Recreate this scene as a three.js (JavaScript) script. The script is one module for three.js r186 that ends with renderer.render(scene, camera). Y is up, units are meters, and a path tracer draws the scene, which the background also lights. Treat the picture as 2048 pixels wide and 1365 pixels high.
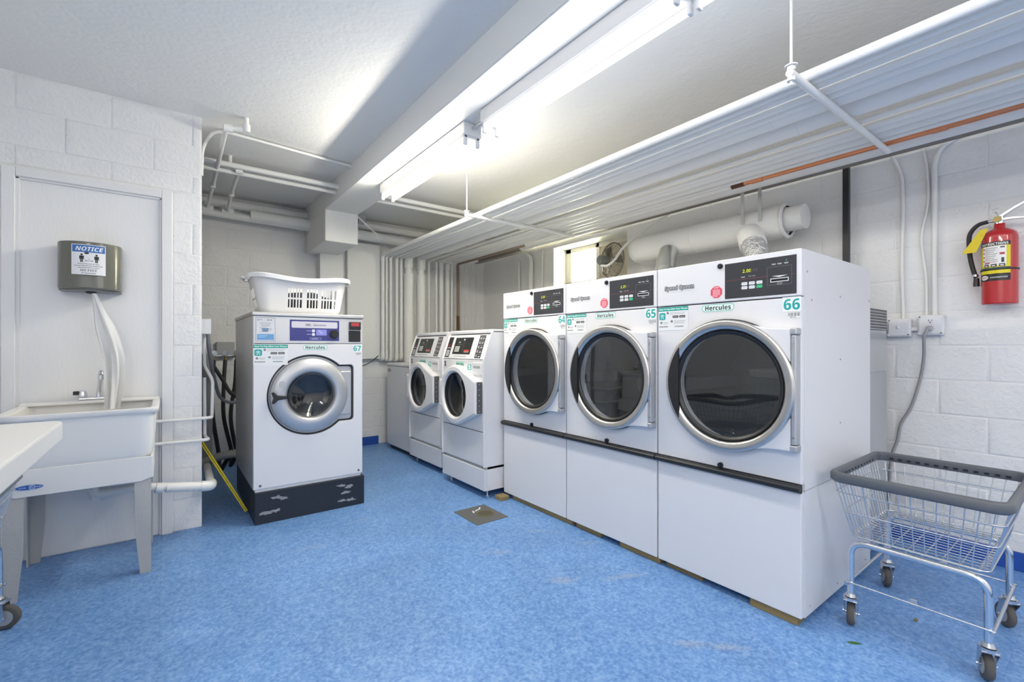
import * as THREE from 'three';
import { RoundedBoxGeometry } from 'three/addons/geometries/RoundedBoxGeometry.js';
import { mergeGeometries } from 'three/addons/utils/BufferGeometryUtils.js';
import { RectAreaLightUniformsLib } from 'three/addons/lights/RectAreaLightUniformsLib.js';

// ---------------------------------------------------------------- camera, sky, exposure
const scene = new THREE.Scene();
const camera = new THREE.PerspectiveCamera(2 * Math.atan(682.5 / 917) * 180 / Math.PI, 2048 / 1365, 0.05, 60);
camera.position.set(0, 1.2, 0);
camera.rotation.y = -37.04 * Math.PI / 180;
camera.setViewOffset(2048, 1365, 0, -9.5, 2048, 1365);
const renderer = new THREE.WebGLRenderer({ antialias: true });
renderer.toneMapping = THREE.LinearToneMapping;
renderer.toneMappingExposure = 1.56;
renderer.shadowMap.enabled = true;
RectAreaLightUniformsLib.init();
scene.background = new THREE.Color().setRGB(50, 48.5, 36);          // overcast daylight outside the basement window
const TUBE_GLOW = 1.7, TUBE_LIGHT = 34;                               // lamp glow and the light just under each tube
const WARM = [1.0, 0.93, 0.77], COOL = [1.0, 0.955, 0.88];

// ---------------------------------------------------------------- helpers
let seed = 7;
const rnd = () => { seed = (seed * 1664525 + 1013904223) >>> 0; return seed / 4294967296; };
const rr = (a, b) => a + (b - a) * rnd();
const V = (x, y, z) => new THREE.Vector3(x, y, z);
const lin = (r, g, b) => new THREE.Color().setRGB(r, g, b);
const mat = (c, rough = 0.5, metal = 0, extra = {}) => new THREE.MeshPhysicalMaterial({ color: Array.isArray(c) ? lin(...c) : c, roughness: rough, metalness: metal, ...extra });
const used = {};
function numbered(name) { const n = used[name] = (used[name] ?? -1) + 1; return n ? name + '_' + String(n).padStart(3, '0') : name; }
function plain(g) {
  const q = g.index ? g.toNonIndexed() : g;
  for (const k of Object.keys(q.attributes)) if (!['position', 'normal', 'uv'].includes(k)) q.deleteAttribute(k);
  if (!q.attributes.uv) q.setAttribute('uv', new THREE.BufferAttribute(new Float32Array(q.attributes.position.count * 2), 2));
  q.morphAttributes = {}; q.groups = [];
  return q;
}
const join = (gs) => Array.isArray(gs) ? (gs.length === 1 ? gs[0] : mergeGeometries(gs.map(plain))) : gs;
function part(parent, name, g, m, label) {
  const o = new THREE.Mesh(join(g), m); o.name = name; o.castShadow = o.receiveShadow = true; parent.add(o);
  if (label) o.userData.label = label;
  return o;
}
function tag(o, label, category, group) { o.userData.label = label; o.userData.category = category; if (group) o.userData.group = group; return o; }
function thing(name, label, category, [x, y, z] = [0, 0, 0], turn = 0, group) {
  const o = new THREE.Group(); o.name = numbered(name); scene.add(o); o.position.set(x, y, z); o.rotation.y = turn;
  return tag(o, label, category, group);
}
function single(name, g, m, label, category, group) { const o = part(scene, numbered(name), g, m); return tag(o, label, category, group); }
function struct(name, g, m) { const o = g ? part(scene, name, g, m) : new THREE.Group(); if (!g) { o.name = name; scene.add(o); } o.userData.kind = 'structure'; return o; }
const box = (w, h, d, x = 0, y = 0, z = 0) => new THREE.BoxGeometry(w, h, d).translate(x, y, z);
const span = (x0, x1, y0, y1, z0, z1) => box(x1 - x0, y1 - y0, z1 - z0, (x0 + x1) / 2, (y0 + y1) / 2, (z0 + z1) / 2);
const rbox = (w, h, d, x = 0, y = 0, z = 0, r = 0.006, s = 2) => new RoundedBoxGeometry(w, h, d, s, r).translate(x, y, z);
const rspan = (x0, x1, y0, y1, z0, z1, r = 0.006) => rbox(x1 - x0, y1 - y0, z1 - z0, (x0 + x1) / 2, (y0 + y1) / 2, (z0 + z1) / 2, r);
const cylZ = (r, l, x, y, z, n = 24, r2 = r) => new THREE.CylinderGeometry(r2, r, l, n).rotateX(Math.PI / 2).translate(x, y, z);
const cylX = (r, l, x, y, z, n = 24) => new THREE.CylinderGeometry(r, r, l, n).rotateZ(Math.PI / 2).translate(x, y, z);
const cylY = (r, l, x, y, z, n = 24, r2 = r) => new THREE.CylinderGeometry(r2, r, l, n).translate(x, y, z);
const lathe = (pts, n = 64) => new THREE.LatheGeometry(pts.map(([r, h]) => new THREE.Vector2(r, h)), n);
const latheZ = (pts, x, y, z, n = 64) => lathe(pts, n).rotateX(Math.PI / 2).translate(x, y, z);
const plane = (w, h, x, y, z) => new THREE.PlaneGeometry(w, h).translate(x, y, z);
function extrude(pts, depth, bevel = 0, holes = [], seg = 24) {
  const s = pts instanceof THREE.Shape ? pts : new THREE.Shape(pts.map(([x, y]) => new THREE.Vector2(x, y)));
  holes.forEach((h) => s.holes.push(h));
  return new THREE.ExtrudeGeometry(s, { depth, bevelEnabled: bevel > 0, bevelThickness: bevel, bevelSize: bevel, bevelOffset: -bevel, bevelSegments: 2, curveSegments: seg });
}
const hole = (x, y, r) => { const p = new THREE.Path(); p.absarc(x, y, r, 0, Math.PI * 2, true); return p; };
// a round bar swept through points; corners are rounded with radius bend
function smoothPath(pts, bend) {
  const p = pts.map((q) => V(...q)), out = [p[0].clone()];
  for (let i = 1; i < p.length - 1; i++) {
    const a = p[i].clone().sub(p[i - 1]), b = p[i + 1].clone().sub(p[i]);
    const d = Math.min(bend, a.length() * 0.49, b.length() * 0.49);
    const s = p[i].clone().addScaledVector(a.normalize(), -d), e = p[i].clone().addScaledVector(b.normalize(), d);
    for (let k = 0; k <= 6; k++) { const t = k / 6; out.push(s.clone().multiplyScalar((1 - t) * (1 - t)).addScaledVector(p[i], 2 * t * (1 - t)).addScaledVector(e, t * t)); }
  }
  out.push(p[p.length - 1].clone());
  return out.filter((q, i) => !i || q.distanceTo(out[i - 1]) > 1e-5);
}
function sweepPts(p, r, n = 12, caps = true, closed = false) {
  const pos = [], nor = [], uv = [], idx = [], N = p.length;
  let t0 = p[1].clone().sub(p[0]).normalize(), u = Math.abs(t0.y) < 0.9 ? V(0, 1, 0) : V(1, 0, 0);
  u.addScaledVector(t0, -u.dot(t0)).normalize(); let len = 0;
  const rad = typeof r === 'function' ? r : () => r;
  for (let i = 0; i < N; i++) {
    const prev = closed ? p[(i - 1 + N) % N] : p[Math.max(i - 1, 0)], next = closed ? p[(i + 1) % N] : p[Math.min(i + 1, N - 1)];
    const t = next.clone().sub(prev).normalize();
    u.addScaledVector(t, -u.dot(t)).normalize();
    const v = t.clone().cross(u);
    if (i) len += p[i].distanceTo(p[i - 1]);
    const R = rad(i / (N - 1), len);
    for (let k = 0; k <= n; k++) {
      const a = k / n * Math.PI * 2, d = u.clone().multiplyScalar(Math.cos(a)).addScaledVector(v, Math.sin(a));
      pos.push(p[i].x + d.x * R, p[i].y + d.y * R, p[i].z + d.z * R); nor.push(d.x, d.y, d.z); uv.push(k / n * 2 * Math.PI * R, len);
    }
  }
  const M = closed ? N : N - 1, w = n + 1;
  for (let i = 0; i < M; i++) for (let k = 0; k < n; k++) { const a = i * w + k, b = ((i + 1) % N) * w + k; idx.push(a, a + 1, b, b, a + 1, b + 1); }
  if (caps && !closed) for (const [i, s] of [[0, 1], [N - 1, -1]]) {
    const t = (i ? p[i].clone().sub(p[i - 1]) : p[0].clone().sub(p[1])).normalize(), c = pos.length / 3;
    pos.push(p[i].x, p[i].y, p[i].z); nor.push(t.x, t.y, t.z); uv.push(0, 0);
    for (let k = 0; k <= n; k++) { const q = (i * w + k) * 3; pos.push(pos[q], pos[q + 1], pos[q + 2]); nor.push(t.x, t.y, t.z); uv.push(0, 0); }
    for (let k = 0; k < n; k++) s > 0 ? idx.push(c, c + 2 + k, c + 1 + k) : idx.push(c, c + 1 + k, c + 2 + k);
  }
  const g = new THREE.BufferGeometry();
  g.setAttribute('position', new THREE.Float32BufferAttribute(pos, 3)); g.setAttribute('normal', new THREE.Float32BufferAttribute(nor, 3)); g.setAttribute('uv', new THREE.Float32BufferAttribute(uv, 2)); g.setIndex(idx);
  return g;
}
const sweep = (pts, r, bend = 0.04, n = 12) => sweepPts(smoothPath(pts, bend), r, n);
const spline = (pts, r, n = 10, steps = 40) => sweepPts(new THREE.CatmullRomCurve3(pts.map((q) => V(...q))).getPoints(steps), r, n);
const bar = (a, b, r, n = 8) => sweepPts([V(...a), V(...b)], r, n);

// ---------------------------------------------------------------- textures
function noise(n, cells, sd) {                                        // tileable smooth noise, n x n, 0..1
  let s = sd >>> 0; const g = new Float32Array(cells * cells); for (let i = 0; i < g.length; i++) { s = (s * 1664525 + 1013904223) >>> 0; g[i] = s / 4294967296; }
  const o = new Float32Array(n * n), f = (t) => t * t * (3 - 2 * t);
  for (let y = 0; y < n; y++) for (let x = 0; x < n; x++) {
    const u = x / n * cells, v = y / n * cells, i = Math.floor(u), j = Math.floor(v), a = f(u - i), b = f(v - j), i2 = (i + 1) % cells, j2 = (j + 1) % cells;
    o[y * n + x] = (g[j * cells + i] * (1 - a) + g[j * cells + i2] * a) * (1 - b) + (g[j2 * cells + i] * (1 - a) + g[j2 * cells + i2] * a) * b;
  }
  return o;
}
function fbm(n, list) { const o = new Float32Array(n * n); let w = 0; list.forEach(([c, a], k) => { const q = noise(n, c, 101 + k * 37 + c); w += a; for (let i = 0; i < o.length; i++) o[i] += q[i] * a; }); for (let i = 0; i < o.length; i++) o[i] /= w; return o; }
function dataTex(n, fn, srgb = false) {
  const d = new Uint8Array(n * n * 4);
  for (let y = 0; y < n; y++) for (let x = 0; x < n; x++) { const c = fn(x, y, y * n + x), k = (y * n + x) * 4; for (let j = 0; j < 3; j++) d[k + j] = Math.max(0, Math.min(255, (Array.isArray(c) ? c[j] : c) * 255)); d[k + 3] = 255; }
  const t = new THREE.DataTexture(d, n, n); t.wrapS = t.wrapT = THREE.RepeatWrapping; t.magFilter = THREE.LinearFilter; t.minFilter = THREE.LinearMipmapLinearFilter; t.generateMipmaps = true;
  if (srgb) t.colorSpace = THREE.SRGBColorSpace; t.needsUpdate = true; return t;
}
function canvasTex(w, h, draw) {
  const c = document.createElement('canvas'); c.width = w; c.height = h; const x = c.getContext('2d'); draw(x, w, h);
  const t = new THREE.CanvasTexture(c); t.colorSpace = THREE.SRGBColorSpace; t.anisotropy = 8; return t;
}
const rep = (t, a, b = a) => { const q = t.clone(); q.repeat.set(a, b); q.needsUpdate = true; return q; };
const s2 = (v) => v <= 0.0031308 ? v * 12.92 : 1.055 * Math.pow(v, 1 / 2.4) - 0.055;
const bumpFine = (() => { const f = fbm(512, [[24, 1], [64, 0.9], [128, 0.8]]); return dataTex(512, (x, y, i) => f[i]); })();
const wallCol = (() => {                                              // painted masonry: even white with pits and flecks of bare dirt
  const n = 1024, f = fbm(n, [[6, 1], [20, 0.6]]), p = noise(n, 300, 5), q = noise(n, 9, 77);
  return dataTex(n, (x, y, i) => { const b = 0.965 + (f[i] - 0.5) * 0.05, pit = p[i] > 0.965 && q[i] > 0.62 ? 0.55 : 1; return [s2(b * pit * 0.88), s2(b * pit * 0.88), s2(b * pit * 0.885)]; }, true);
})();
const ceilBump = (() => {                                             // trowelled plaster
  const n = 512, f = fbm(n, [[7, 1], [16, 0.8], [40, 0.6], [110, 0.5]]);
  return dataTex(n, (x, y, i) => f[i]);
})();
const floorCol = (() => {                                             // blue vinyl tile, mottled chips, with worn beige scuffs where the photo has them
  const n = 2048, S = 5.6, a = noise(n, 560, 3), b = noise(n, 300, 9), c = noise(n, 940, 21), d = noise(n, 26, 41), e = noise(n, 820, 55), w1 = noise(n, 90, 63);
  const X0 = -1.0, Z0 = -5.6;                                         // texture covers x -1..4.6, z -5.6..0
  const scuffs = [[1.52, -2.18, 0.16, 0.05, 0.5], [1.62, -1.72, 0.14, 0.05, 0.5], [0.66, -2.9, 0.14, 0.03, 0.1], [1.9, -1.55, 0.17, 0.035, 0.4], [1.72, -1.0, 0.28, 0.035, 0.75], [1.95, -2.25, 0.12, 0.04, 0.6], [1.95, -2.5, 0.1, 0.03, 0.6], [1.05, -3.15, 0.12, 0.02, 0], [2.05, -1.95, 0.12, 0.03, 0.7]];
  const A = [0.155, 0.325, 0.66], B = [0.085, 0.215, 0.53], L = [0.34, 0.53, 0.80], D = [0.50, 0.50, 0.50];
  return dataTex(n, (x, y, i) => {
    let t = (a[i] * 0.45 + b[i] * 0.25 + c[i] * 0.42 - 0.56) * 2.6; const col = [0, 0, 0];
    for (let k = 0; k < 3; k++) { let v = t > 0 ? A[k] + (L[k] - A[k]) * Math.min(1, t * 0.62) : A[k] + (B[k] - A[k]) * Math.min(1, -t * 0.95); v *= 0.93 + d[i] * 0.14; col[k] = v; }
    const wx = X0 + x / n * S, wz = Z0 + y / n * S; let s = 0;
    for (const [sx, sz, rx, rz, an] of scuffs) { const dx = wx - sx, dz = wz - sz; if (Math.abs(dx) + Math.abs(dz) > 0.6) continue; const u = (dx * Math.cos(an) + dz * Math.sin(an)) / rx, v = (-dx * Math.sin(an) + dz * Math.cos(an)) / rz; s = Math.max(s, 1.05 - u * u - v * v); }
    if (s > 0) { const m = Math.max(0, Math.min(0.42, (s * (0.3 + w1[i] * 0.5) + c[i] * 0.5 - 0.5) * 0.8)); for (let k = 0; k < 3; k++) col[k] += (D[k] - col[k]) * m; }
    if (e[i] > 0.972 && d[i] > 0.45) for (let k = 0; k < 3; k++) col[k] += (0.8 - col[k]) * 0.6;
    return col.map(s2);
  }, true);
})();
const perf = canvasTex(256, 256, (x) => { x.fillStyle = '#8f9498'; x.fillRect(0, 0, 256, 256); x.fillStyle = '#101214'; for (let j = 0; j < 8; j++) for (let i = 0; i < 8; i++) { x.beginPath(); x.arc(16 + i * 32 + (j % 2) * 16, 16 + j * 32, 8, 0, 7); x.fill(); } });
perf.wrapS = perf.wrapT = THREE.RepeatWrapping;

// ---------------------------------------------------------------- materials
const M = {
  wall: mat([1, 1, 1], 0.55, 0, { map: wallCol, bumpMap: rep(bumpFine, 1.6), bumpScale: 0.0035 }),
  ceiling: mat([0.87, 0.87, 0.86], 0.7, 0, { bumpMap: ceilBump, bumpScale: 0.004 }),
  beam: mat([0.86, 0.86, 0.85], 0.6, 0, { bumpMap: rep(bumpFine, 0.7), bumpScale: 0.0008 }),
  trim: mat([0.85, 0.85, 0.86], 0.35, 0, { bumpMap: rep(bumpFine, 1.2), bumpScale: 0.0006 }),
  floor: mat([1, 1, 1], 0.42, 0, { map: floorCol, bumpMap: rep(bumpFine, 6), bumpScale: 0.0005 }),
  base: mat([0.022, 0.09, 0.42], 0.4),
  grout: mat([0.05, 0.06, 0.09], 0.9),
  pipe: mat([0.85, 0.85, 0.84], 0.4),
  lag: mat([0.84, 0.84, 0.835], 0.5),
  copper: mat([0.72, 0.30, 0.16], 0.35, 0.9, { bumpMap: rep(bumpFine, 2), bumpScale: 0.0006 }),
  rust: mat([0.16, 0.075, 0.045], 0.8, 0.1, { bumpMap: rep(bumpFine, 3), bumpScale: 0.0015 }),
  enamel: mat([0.80, 0.80, 0.83], 0.28),
  enamelSide: mat([0.76, 0.765, 0.79], 0.32),
  plastic: mat([0.80, 0.81, 0.84], 0.35),
  steel: mat([0.66, 0.64, 0.61], 0.28, 1, { anisotropy: 0.5 }),
  steelTop: mat([0.62, 0.60, 0.58], 0.33, 1),
  silver: mat([0.55, 0.56, 0.58], 0.42, 0.7),
  chrome: mat([0.72, 0.74, 0.77], 0.14, 1),
  zinc: mat([0.62, 0.64, 0.67], 0.25, 0.95),
  foil: mat([0.82, 0.83, 0.84], 0.16, 1, { bumpMap: rep(bumpFine, 3), bumpScale: 0.012 }),
  galv: mat([0.66, 0.68, 0.68], 0.3, 0.9),
  black: mat([0.018, 0.018, 0.02], 0.38),
  rubber: mat([0.03, 0.03, 0.032], 0.6),
  greyRubber: mat([0.125, 0.135, 0.15], 0.45),
  grey: mat([0.42, 0.43, 0.45], 0.45),
  darkGrey: mat([0.11, 0.115, 0.12], 0.5),
  tread: mat([0.17, 0.16, 0.15], 0.8, 0, { bumpMap: rep(bumpFine, 4), bumpScale: 0.002 }),
  glass: new THREE.MeshPhysicalMaterial({ color: lin(0.70, 0.73, 0.75), roughness: 0.02, transmission: 1, thickness: 0, ior: 1.9, side: THREE.DoubleSide }),
  glassDark: new THREE.MeshPhysicalMaterial({ color: lin(0.30, 0.33, 0.37), roughness: 0.02, transmission: 1, thickness: 0, ior: 1.8, side: THREE.DoubleSide }),
  drum: mat([0.55, 0.57, 0.58], 0.35, 0.7, { map: rep(perf, 1) }),
  drumPlain: mat([0.5, 0.52, 0.54], 0.3, 0.9),
  woodShim: mat([0.40, 0.29, 0.13], 0.8, 0, { bumpMap: rep(bumpFine, 5), bumpScale: 0.002 }),
  plinth: mat([0.014, 0.02, 0.032], 0.5, 0, { bumpMap: rep(bumpFine, 2), bumpScale: 0.001 }),
  scrape: mat([0.32, 0.33, 0.35], 0.8),
  tub: mat([0.80, 0.795, 0.785], 0.35),
  sinkLeg: mat([0.50, 0.495, 0.485], 0.55, 0, { bumpMap: rep(bumpFine, 2), bumpScale: 0.0008 }),
  pvc: mat([0.80, 0.80, 0.79], 0.3),
  paper: mat([0.86, 0.86, 0.86], 0.95, 0, { transmission: 0.2, thickness: 0, side: THREE.DoubleSide }),
  smoke: mat([0.15, 0.15, 0.125], 0.22, 0, { clearcoat: 0.5, clearcoatRoughness: 0.15 }),
  red: mat([0.50, 0.018, 0.024], 0.24, 0, { clearcoat: 0.5 }),
  yellow: mat([0.80, 0.62, 0.02], 0.5),
  tabletop: mat([0.80, 0.79, 0.775], 0.3),
  brass: mat([0.35, 0.28, 0.12], 0.4, 0.8),
  fan: mat([0.20, 0.185, 0.16], 0.45, 0.5),
  hoseGrey: mat([0.34, 0.345, 0.355], 0.45),
  leaf: mat([0.05, 0.16, 0.03], 0.6, 0, { side: THREE.DoubleSide }),
};
const tex = (t, rough = 0.4, extra = {}) => new THREE.MeshPhysicalMaterial({ map: t, roughness: rough, ...extra });
const ENAMEL_CSS = '#e6e7eb';

// ---------------------------------------------------------------- the room
const CE = 2.715, XR = 3.63, ZB = -5.48, ZP = -3.67, XP = 0.19, XL = -1.8, ZN = 3.2;
{ // floor of vinyl tiles over a slab
  const fl = struct('floor', span(XL - 0.2, XR + 0.25, -0.14, -0.0025, ZB - 0.2, ZN + 0.2), M.grout);
  const T = 0.3048, gap = 0.0004, x0 = -0.023, z0 = -3.30;
  for (let i = -6; i < 12; i++) for (let j = -8; j < 13; j++) {
    const a = Math.max(x0 + i * T, XL), b = Math.min(x0 + (i + 1) * T, XR), c = Math.max(z0 + j * T, ZB), d = Math.min(z0 + (j + 1) * T, 1.2);
    if (b - a < 0.02 || d - c < 0.02) continue;
    const g = new THREE.BoxGeometry(b - a - gap, 0.003, d - c - gap), p = g.attributes.position, u = g.attributes.uv, cx = (a + b) / 2, cz = (c + d) / 2;
    for (let k = 0; k < p.count; k++) u.setXY(k, (p.getX(k) + cx + 1.0) / 5.6, (p.getZ(k) + cz + 5.6) / 5.6);
    const t = part(fl, 'tile', g, M.floor); t.position.set(cx, -0.0015, cz);
  }
  const g = new THREE.BoxGeometry(XR - XL, 0.003, ZN - 1.2), p = g.attributes.position, u = g.attributes.uv;
  for (let k = 0; k < p.count; k++) u.setXY(k, (p.getX(k) + 2) / 5.6, (p.getZ(k) + 7) / 5.6);
  part(fl, 'tile_field', g, M.floor).position.set((XL + XR) / 2, -0.0015, (1.2 + ZN) / 2);
}
function uvMetres(g, s = 1) {                                         // box mapping in metres
  const q = plain(g), p = q.attributes.position, n = q.attributes.normal, u = q.attributes.uv;
  for (let i = 0; i < p.count; i++) { const ax = Math.abs(n.getX(i)), ay = Math.abs(n.getY(i)), az = Math.abs(n.getZ(i)); const x = p.getX(i), y = p.getY(i), z = p.getZ(i); if (ax > ay && ax > az) u.setXY(i, z * s, y * s); else if (ay > az) u.setXY(i, x * s, z * s); else u.setXY(i, x * s, y * s); }
  return q;
}
struct('ceiling', uvMetres(span(XL - 0.2, XR + 0.45, CE, CE + 0.2, ZB - 0.2, ZN + 0.2), 1 / 1.5), M.ceiling);
// one masonry unit: front face with rounded-over painted edges, local front +Z, origin at its lower left
const unitCache = {};
function unit(w, h, variant) {
  const key = w.toFixed(3) + h.toFixed(3) + variant;
  if (unitCache[key]) return unitCache[key];
  const D = 0.0045, e = 0.008, pos = [], uv = [], idx = [], ou = variant * 0.37, ov = variant * 0.61;
  const ring = [[[0, 0], [w, 0], [w, h], [0, h]], [[e * 0.45, e * 0.45], [w - e * 0.45, e * 0.45], [w - e * 0.45, h - e * 0.45], [e * 0.45, h - e * 0.45]], [[e * 1.6, e * 1.6], [w - e * 1.6, e * 1.6], [w - e * 1.6, h - e * 1.6], [e * 1.6, h - e * 1.6]]], dz = [0, D * 0.75, D];
  ring.forEach((r, k) => r.forEach(([x, y]) => { pos.push(x, y, dz[k]); uv.push(x / 1.6 + ou, y / 1.6 + ov); }));
  for (let k = 0; k < 2; k++) for (let i = 0; i < 4; i++) { const j = (i + 1) % 4, a = k * 4 + i, b = k * 4 + j; idx.push(a, b, a + 4, b, b + 4, a + 4); }
  idx.push(8, 9, 10, 8, 10, 11);
  const g = new THREE.BufferGeometry(); g.setAttribute('position', new THREE.Float32BufferAttribute(pos, 3)); g.setAttribute('uv', new THREE.Float32BufferAttribute(uv, 2)); g.setIndex(idx); g.computeVertexNormals();
  return unitCache[key] = g;
}
// courses of blocks on a wall face; at(u, v) places the lower left corner, voids are [u0, u1, v0, v1]
function blocks(wall, turn, at, u0, u1, courses, L, shift, voids, m) {
  const J = 0.003;
  courses.forEach(([v0, v1], row) => {
    let u = u0 - (row % 2 ? L / 2 : 0) - shift;
    for (; u < u1; u += L) {
      let segs = [[Math.max(u, u0), Math.min(u + L, u1)]];
      for (const [a, b, c, d] of voids) if (v1 > c + 0.005 && v0 < d - 0.005) segs = segs.flatMap(([s, e]) => e <= a || s >= b ? [[s, e]] : [[s, Math.min(e, a)], [Math.max(s, b), e]].filter(([x, y]) => y - x > 0.001));
      for (const [s, e] of segs) {
        if (e - s < 0.03) continue;
        const o = part(wall, 'block', unit(e - s - J, v1 - v0 - J, Math.floor(rnd() * 3)), m);
        const p = at(s + J / 2, v0 + J / 2); o.position.set(...p); o.rotation.y = turn;
        o.position.addScaledVector(V(Math.sin(turn), 0, Math.cos(turn)), rr(-0.0012, 0.0008));
      }
    }
  });
}
const range = (a, b, n) => Array.from({ length: n }, (_, i) => [a + (b - a) * i / n, a + (b - a) * (i + 1) / n]);
const F = 0.0045;
{ // partition wall behind the sink
  const w = struct('wall_left', uvMetres(span(XL, XP, 0, CE, ZP - 0.2, ZP - F), 1 / 1.6), M.wall);
  const cs = [...range(0, 2.2, 11), [2.2, 2.31], [2.31, 2.515], [2.515, 2.71]];
  blocks(w, 0, (u, v) => [u, v, ZP - F], -1.55, XP, cs, 0.402, 0.12, [[-0.72, 0.036, -0.1, 2.19]], M.wall);
}
{ // back wall
  const w = struct('wall_back', uvMetres(span(XL - 0.2, XR + 0.45, -0.1, CE, ZB - 0.2, ZB - F), 1 / 1.6), M.wall);
  blocks(w, 0, (u, v) => [u, v, ZB - F], 0.05, XR, range(0, 2.6, 13), 0.402, 0.16, [], M.wall);
}
const WZ0 = -4.0, WZ1 = -2.93, WY0 = 1.72, WY1 = 2.345, LEDGE = 2.385;
{ // right wall with the window opening and a sloped wash at the top of the thicker lower wall
  const x0 = XR + F, x1 = XR + 0.42;
  const w = struct('wall_right', [span(x0, x1, -0.1, WY0, ZB, ZN + 0.2), span(x0, x1, WY0, WY1, ZB, WZ0), span(x0, x1, WY0, WY1, WZ1, ZN + 0.2), span(x0, x1, WY1, LEDGE, ZB, ZN + 0.2), span(x0 + 0.11, x1, LEDGE, CE, ZB, ZN + 0.2),
    extrude([[0, 0], [0.11, 0], [0.11, 0.10]], ZN - ZB).translate(x0, LEDGE, ZB)].map((g) => uvMetres(g, 1 / 1.6)), M.wall);
  blocks(w, -Math.PI / 2, (u, v) => [XR + F, v, u], -5.4, 1.0, [...range(0, 2.2, 11), [2.2, LEDGE]], 0.405, 0.1, [[WZ0, WZ1, WY0 - 0.01, WY1], [-5.4, WZ0, -0.1, 2.4]], M.wall);
}
struct('wall_near', uvMetres(span(XL - 0.2, XR + 0.45, -0.1, CE, ZN, ZN + 0.2), 1 / 1.6), M.wall);
struct('wall_far_left', uvMetres(span(XL - 0.2, XL, -0.1, CE, ZB, ZN), 1 / 1.6), M.wall);
struct('baseboard_back', rspan(1.3, 2.08, 0, 0.1, ZB, ZB + 0.012, 0.004), M.base);
struct('baseboard_right', rspan(XR - 0.012, XR, 0, 0.1, -5.3, 1.5, 0.004), M.base);
{ // concrete beam with its deeper end at the back wall, and the pier below it
  struct('trim_1', uvMetres(rspan(1.235, 1.56, 2.53, CE + 0.02, ZB, ZN, 0.008)), M.beam).name = 'trim_1';
  struct('trim_2', uvMetres(rspan(1.237, 1.558, 2.225, 2.54, ZB, -4.66, 0.01)), M.beam);
  const p = struct('trim_3', uvMetres(rspan(1.36, 1.60, 0, 2.24, ZB, -5.33, 0.006)), M.beam);
  part(p, 'corner_strip', rspan(1.60, 1.625, 0.9, 2.24, ZB, -5.36, 0.004), M.trim);
}
{ // boarded-up door in the partition wall
  const d = struct('door_1'), z = ZP - 0.002;
  part(d, 'door_panel', rspan(-0.655, -0.02, 0.005, 2.14, z - 0.02, z + 0.006, 0.004), M.trim);
  for (const [n, g] of [['frame_jamb', [rspan(-0.715, -0.66, 0, 2.185, z - 0.02, z + 0.028, 0.005)]], ['frame_jamb', [rspan(-0.022, 0.034, 0, 2.185, z - 0.02, z + 0.028, 0.005)]], ['frame_head', [rspan(-0.6602, -0.0218, 2.135, 2.185, z - 0.02, z + 0.028, 0.005)]]]) part(d, n, g, M.trim);
  part(d, 'stop_bead', rspan(-0.662, -0.644, 0, 2.135, z, z + 0.016, 0.003), M.trim);
  part(d, 'stop_bead', rspan(-0.034, -0.018, 0, 2.135, z, z + 0.016, 0.003), M.trim);
  part(d, 'stop_bead', rspan(-0.662, -0.018, 2.122, 2.138, z, z + 0.016, 0.003), M.trim);
}
{ // basement window
  const w = struct('window_1'), x = XR + 0.2, fr = mat([0.74, 0.71, 0.66], 0.5), pane = new THREE.MeshPhysicalMaterial({ color: lin(0.93, 0.94, 0.9), roughness: 0.45, transmission: 1, thickness: 0 });
  part(w, 'frame_rail', rspan(x, x + 0.05, WY1 - 0.05, WY1, WZ0, WZ1, 0.004), fr); part(w, 'frame_rail', rspan(x, x + 0.05, WY0, 1.95, WZ0, WZ1, 0.004), fr);
  part(w, 'frame_stile', rspan(x, x + 0.05, WY0, WY1, WZ0, WZ0 + 0.09, 0.004), fr); part(w, 'frame_stile', rspan(x, x + 0.05, WY0, WY1, -3.52, -3.47, 0.004), fr); part(w, 'frame_stile', rspan(x, x + 0.05, WY0, WY1, WZ1 - 0.05, WZ1, 0.004), fr);
  part(w, 'sill', rspan(x - 0.15, x + 0.02, WY0, WY0 + 0.03, WZ0, WZ1, 0.004), M.trim);
  part(w, 'pane', span(x + 0.02, x + 0.026, 1.94, WY1 - 0.04, WZ0 + 0.08, -3.51), pane); part(w, 'fan_board', span(x + 0.02, x + 0.03, 1.94, WY1 - 0.04, -3.48, WZ1 - 0.04), mat([0.62, 0.56, 0.46], 0.7));
}

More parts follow.
